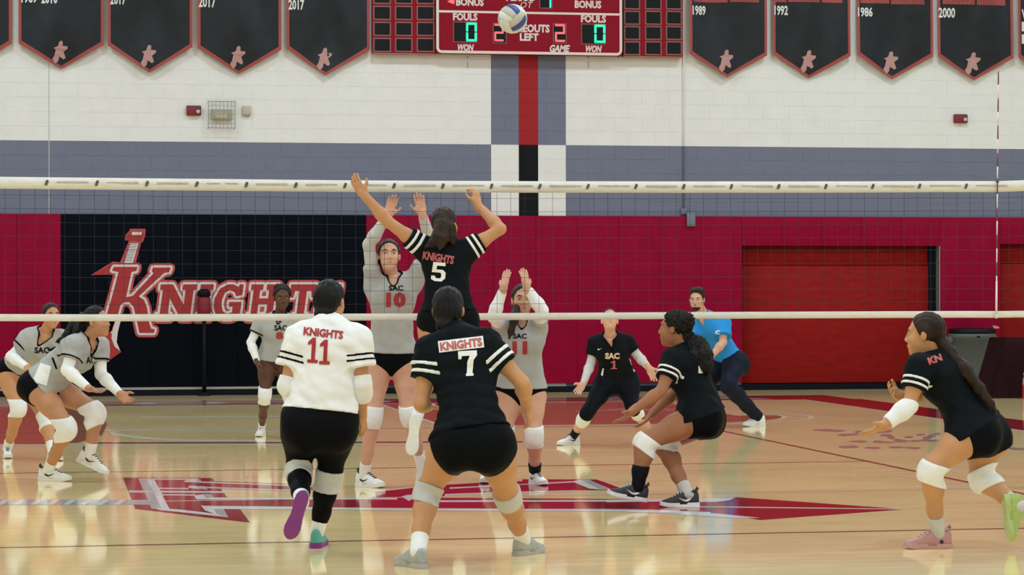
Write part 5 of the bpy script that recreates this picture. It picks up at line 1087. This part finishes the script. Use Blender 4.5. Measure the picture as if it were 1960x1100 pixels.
# J: crouching, seen from the side
person(dict(label='player in black jersey and black shoes crouching in profile beside the blue polo shirt', D=(1290, 966), skin=SK_B, seed=20, bw=.98, lf=1.08, td=.98,
    J=dict(head=(1291, 628, .02), neck=(1308, 672, .02), shL=(1288, 690, -.13), shR=(1330, 690, .17), elL=(1266, 748, -.22), wrL=(1211, 786, -.25), elR=(1290, 752, .25), wrR=(1250, 790, .25), hipL=(1342, 795, -.08), hipR=(1350, 795, .12), knL=(1232, 846, -.14), knR=(1268, 852, .12), ankL=(1221, 934, -.12)),
    footL=('free', (-.95, -.05, .18), (.18, 0, 1), .265), footR=('floor', (1317, 969), (-.98, -.2), .262), handL=((1186, 808, -.28), (-.3, .3, .8), .3), handR=((1230, 812, .25), (0, 0, 1), .3),
    head=dict(look=(-.92, .35, .08), hair=lambda J, D, S: dict(line=.0, curl=.007, balls=[((0, -.08, .05), (.06, .05, .06))], tails=[[(at(1318, 645, D), .045), (at(1335, 662, D-.03), .065), (at(1345, 680, D-.06), .065), (at(1350, 700, D-.08), .05), (at(1356, 712, D-.08), .015)], [(at(1325, 655, D-.03), .035), (at(1330, 680, D-.09), .035), (at(1336, 698, D-.1), .02)]]), s=1.03),
    jersey=dict(m=M_BLK, hem=.0, sl=.58, sr=.07, bands=STR2, neck=.03, wr=.007), bottom=dict(m=M_SHT, len=.27), kneeall=dict(KP, u=.05, l=.055), sock=dict(L=(.15, M_RUB), R=(.09, M_CLG)), shoe=dict(upper=M_LACE, sole=M_SHS, lace=M_CLG, collar=M_LACE, mark=M_SHS),
    text=[('1', (1337, 700, 1356, 714), M_STR, dict(name='jersey_number', bold=.05, dd=-.1))]))
# L: right side player
person(dict(label='player in black jersey with one pink and one lime shoe running at the right', D=(1772, 1049), skin=SK_T, seed=21, bw=.98, lf=1.0,
    J=dict(head=(1770, 640, .02), neck=(1790, 686, .02), shL=(1760, 704, -.15), shR=(1790, 700, .14), elL=(1740, 776, -.2), wrL=(1692, 814, -.25), elR=(1752, 762, .2), wrR=(1722, 758, .0), hipL=(1862, 822, -.08), hipR=(1884, 824, .09), knL=(1778, 900, -.14), knR=(1876, 918, .08), ankR=(1950, 968, -.05)),
    footL=('floor', (1796, 1049), (-1, -.08), .265), footR=('free', (.12, .1, -.98), (.95, .1, .1), .262), handL=((1632, 842, -.32), (.2, .4, .8), .15), handR=((1697, 745, -.1), (-.2, -.7, .4), .4),
    head=dict(look=(-.93, .33, .05), hair=lambda J, D, S: dict(line=.0, tails=[[(at(1800, 652, D), .04), (at(1820, 676, D-.04), .036), (at(1846, 706, D-.10), .036), (at(1874, 742, D-.12), .030), (at(1896, 772, D-.12), .020), (at(1906, 790, D-.12), .006)]]), s=1.03, hm=M_HBRN),
    jersey=dict(m=M_BLK, hem=.02, sl=.56, sr=.066, bands=STR2, neck=.03), bottom=dict(m=M_SHT, len=.24), kneeall=dict(KP, u=.05, l=.07), sockall=(.11, M_CLG), asleeve=dict(L=(.92, 1.85, .010, M_CLW, 'elbow_sleeve')),
    shoeL=dict(upper=mat('shoe_pink', (.52, .26, .25), .5, noise=.06), sole=mat('shoe_pink_sole', (.56, .30, .28), .55, noise=.05), collar=mat('shoe_pink', (.5, .25, .25)), lace=mat('shoe_pink_lace', (.45, .22, .22), .6, noise=.05), dot=-1), shoeR=dict(upper=mat('shoe_lime', (.36, .48, .14), .5, noise=.08), sole=mat('shoe_lime_sole', (.42, .52, .20), .5, noise=.08)),
    text=[('KN', (1776, 680, 1803, 694), M_TPINK, dict(name='team_name', bold=.05, slope=-.35, dd=-.1)), ('TS', (1820, 673, 1834, 682), M_TPINK, dict(name='team_name', bold=.04, slope=.5, dd=-.1)), ('', (1838, 708, 1856, 728), M_STR, dict(name='jersey_number', poly=[(0, .85), (.25, 1), (1, .2), (.8, 0)], dd=-.1))]))
# D: number 11 in white
person(dict(label='player in white jersey number 11 and black leggings running away from the camera', D=(607, 1051), skin=SK_T, seed=22, bw=1.10, lf=.98, af=1.08, td=1.05,
    J=dict(head=(632, 576, .12), neck=(631, 622, .05), shL=(574, 650, .02), shR=(683, 652, .02), elL=(549, 738, .0), wrL=(557, 745, .23), elR=(693, 735, .0), wrR=(692, 789, .12), hipL=(580, 800, -.02), hipR=(645, 800, .0), knL=(571, 905, .05), ankL=(578, 962, -.30), knR=(630, 915, .10)),
    footR=('floor', (607, 1047), (.1, .99), .265), footL=('free', (-.28, .1, -.95), (.1, .97, .15), .265), handL=((560, 735, .4), (0, 0, -1), .4), handR=((697, 822, .16), (-.8, .4, 0), .3),
    head=dict(look=(.32, .94, .0), hair=lambda J, D, S: dict(line=.0, balls=[((0, -.085, -.07), (.06, .045, .045)), ((0, -.06, .0), (.078, .06, .075))]), s=1.0),
    jersey=dict(m=M_WHJ, hem=.04, sl=.58, sr=.08, bands=[(.10, .15, M_SHT), (.22, .27, M_SHT)], neck=.04, wr=.010, o=.018), bottom=dict(name='leggings', m=M_SHT, len=dict(L=1.05, R=1.05), o=.010), knee=dict(R=dict(KP, m=M_CLG, u=.05, l=.07, o=.018), L=dict(KP, m=M_CLG, u=.03, l=.05, o=.016)),
    legwear=dict(R=[('calf_sleeve', .14, .80, .007, M_SHT)], L=[('calf_sleeve', .10, .75, .007, M_SHT)]), sockall=(.11, M_CLW), asleeve=dict(L=(.80, 1.5, .012, M_CLW, 'elbow_pad'), R=(.80, 1.5, .014, M_CLW, 'elbow_pad')),
    shoe=dict(upper=mat('shoe_teal', (.10, .40, .36), .5, noise=.1), sole=mat('shoe_magenta_sole', (.22, .03, .22), .5, noise=.05)),
    text=[('KNIGHTS', (581, 629, 657, 645), M_TRED, dict(name='team_name', bold=.045, slope=.11)), ('1', (589, 646, 609, 694), M_TRED, dict(poly=N1, slope=.05)), ('1', (612, 650, 632, 697), M_TRED, dict(poly=N1, slope=.05)), ('', (550, 722, 556, 727), M_LACE, dict(name='pad_mark', poly=[(0, 0), (1, 0), (1, .6), (0, 1)]))]))
# G: number 7, nearest
person(dict(label='nearest player, black jersey number 7, crouching wide with back to the camera', D=(900, 1080), skin=SK_T, seed=23, bw=.98, lf=1.06, af=1.05, td=1.0,
    J=dict(head=(858, 592, .20), neck=(872, 640, .12), shL=(823, 672, .08), shR=(931, 660, .08), elL=(806, 772, .02), wrL=(816, 778, .26), elR=(1000, 734, .05), wrR=(1008, 776, .22), hipL=(872, 842, -.06), hipR=(942, 846, -.06), knL=(816, 944, .10), knR=(972, 952, .16)),
    footL=('floor', (800, 1086), (-.5, .86), .27), footR=('floor', (1001, 1062), (.55, .83), .27), handL=((822, 772, .42), (0, -.2, -.9), .4), handR=((1018, 814, .28), (-.6, .3, -.2), .45),
    head=dict(look=(.05, .99, .05), hair=dict(line=.0, balls=[((-.015, -.10, -.075), (.045, .04, .038)), ((0, -.07, -.01), (.078, .055, .07))]), s=1.02),
    jersey=dict(m=M_BLK, hem=.05, sl=.52, sr=.07, bands=STR2, neck=.04, wr=.009), bottom=dict(m=M_SHT, len=.27, cut=.6), kneeall=dict(KP, m=M_CLG, u=.045, l=.055, o=.010), sockall=(.10, M_CLW), shoe=dict(upper=mat('shoe_silver', (.40, .40, .37), .45, noise=.12), sole=mat('shoe_grey_sole', (.42, .41, .38), .55, noise=.1)),
    text=[('KNIGHTS', (842, 650, 923, 667), M_TPINK, dict(name='team_name', bold=.045, slope=-.12, outline=M_STR)), ('7', (878, 671, 914, 719), M_STR, dict(poly=N7, slope=-.06))]))
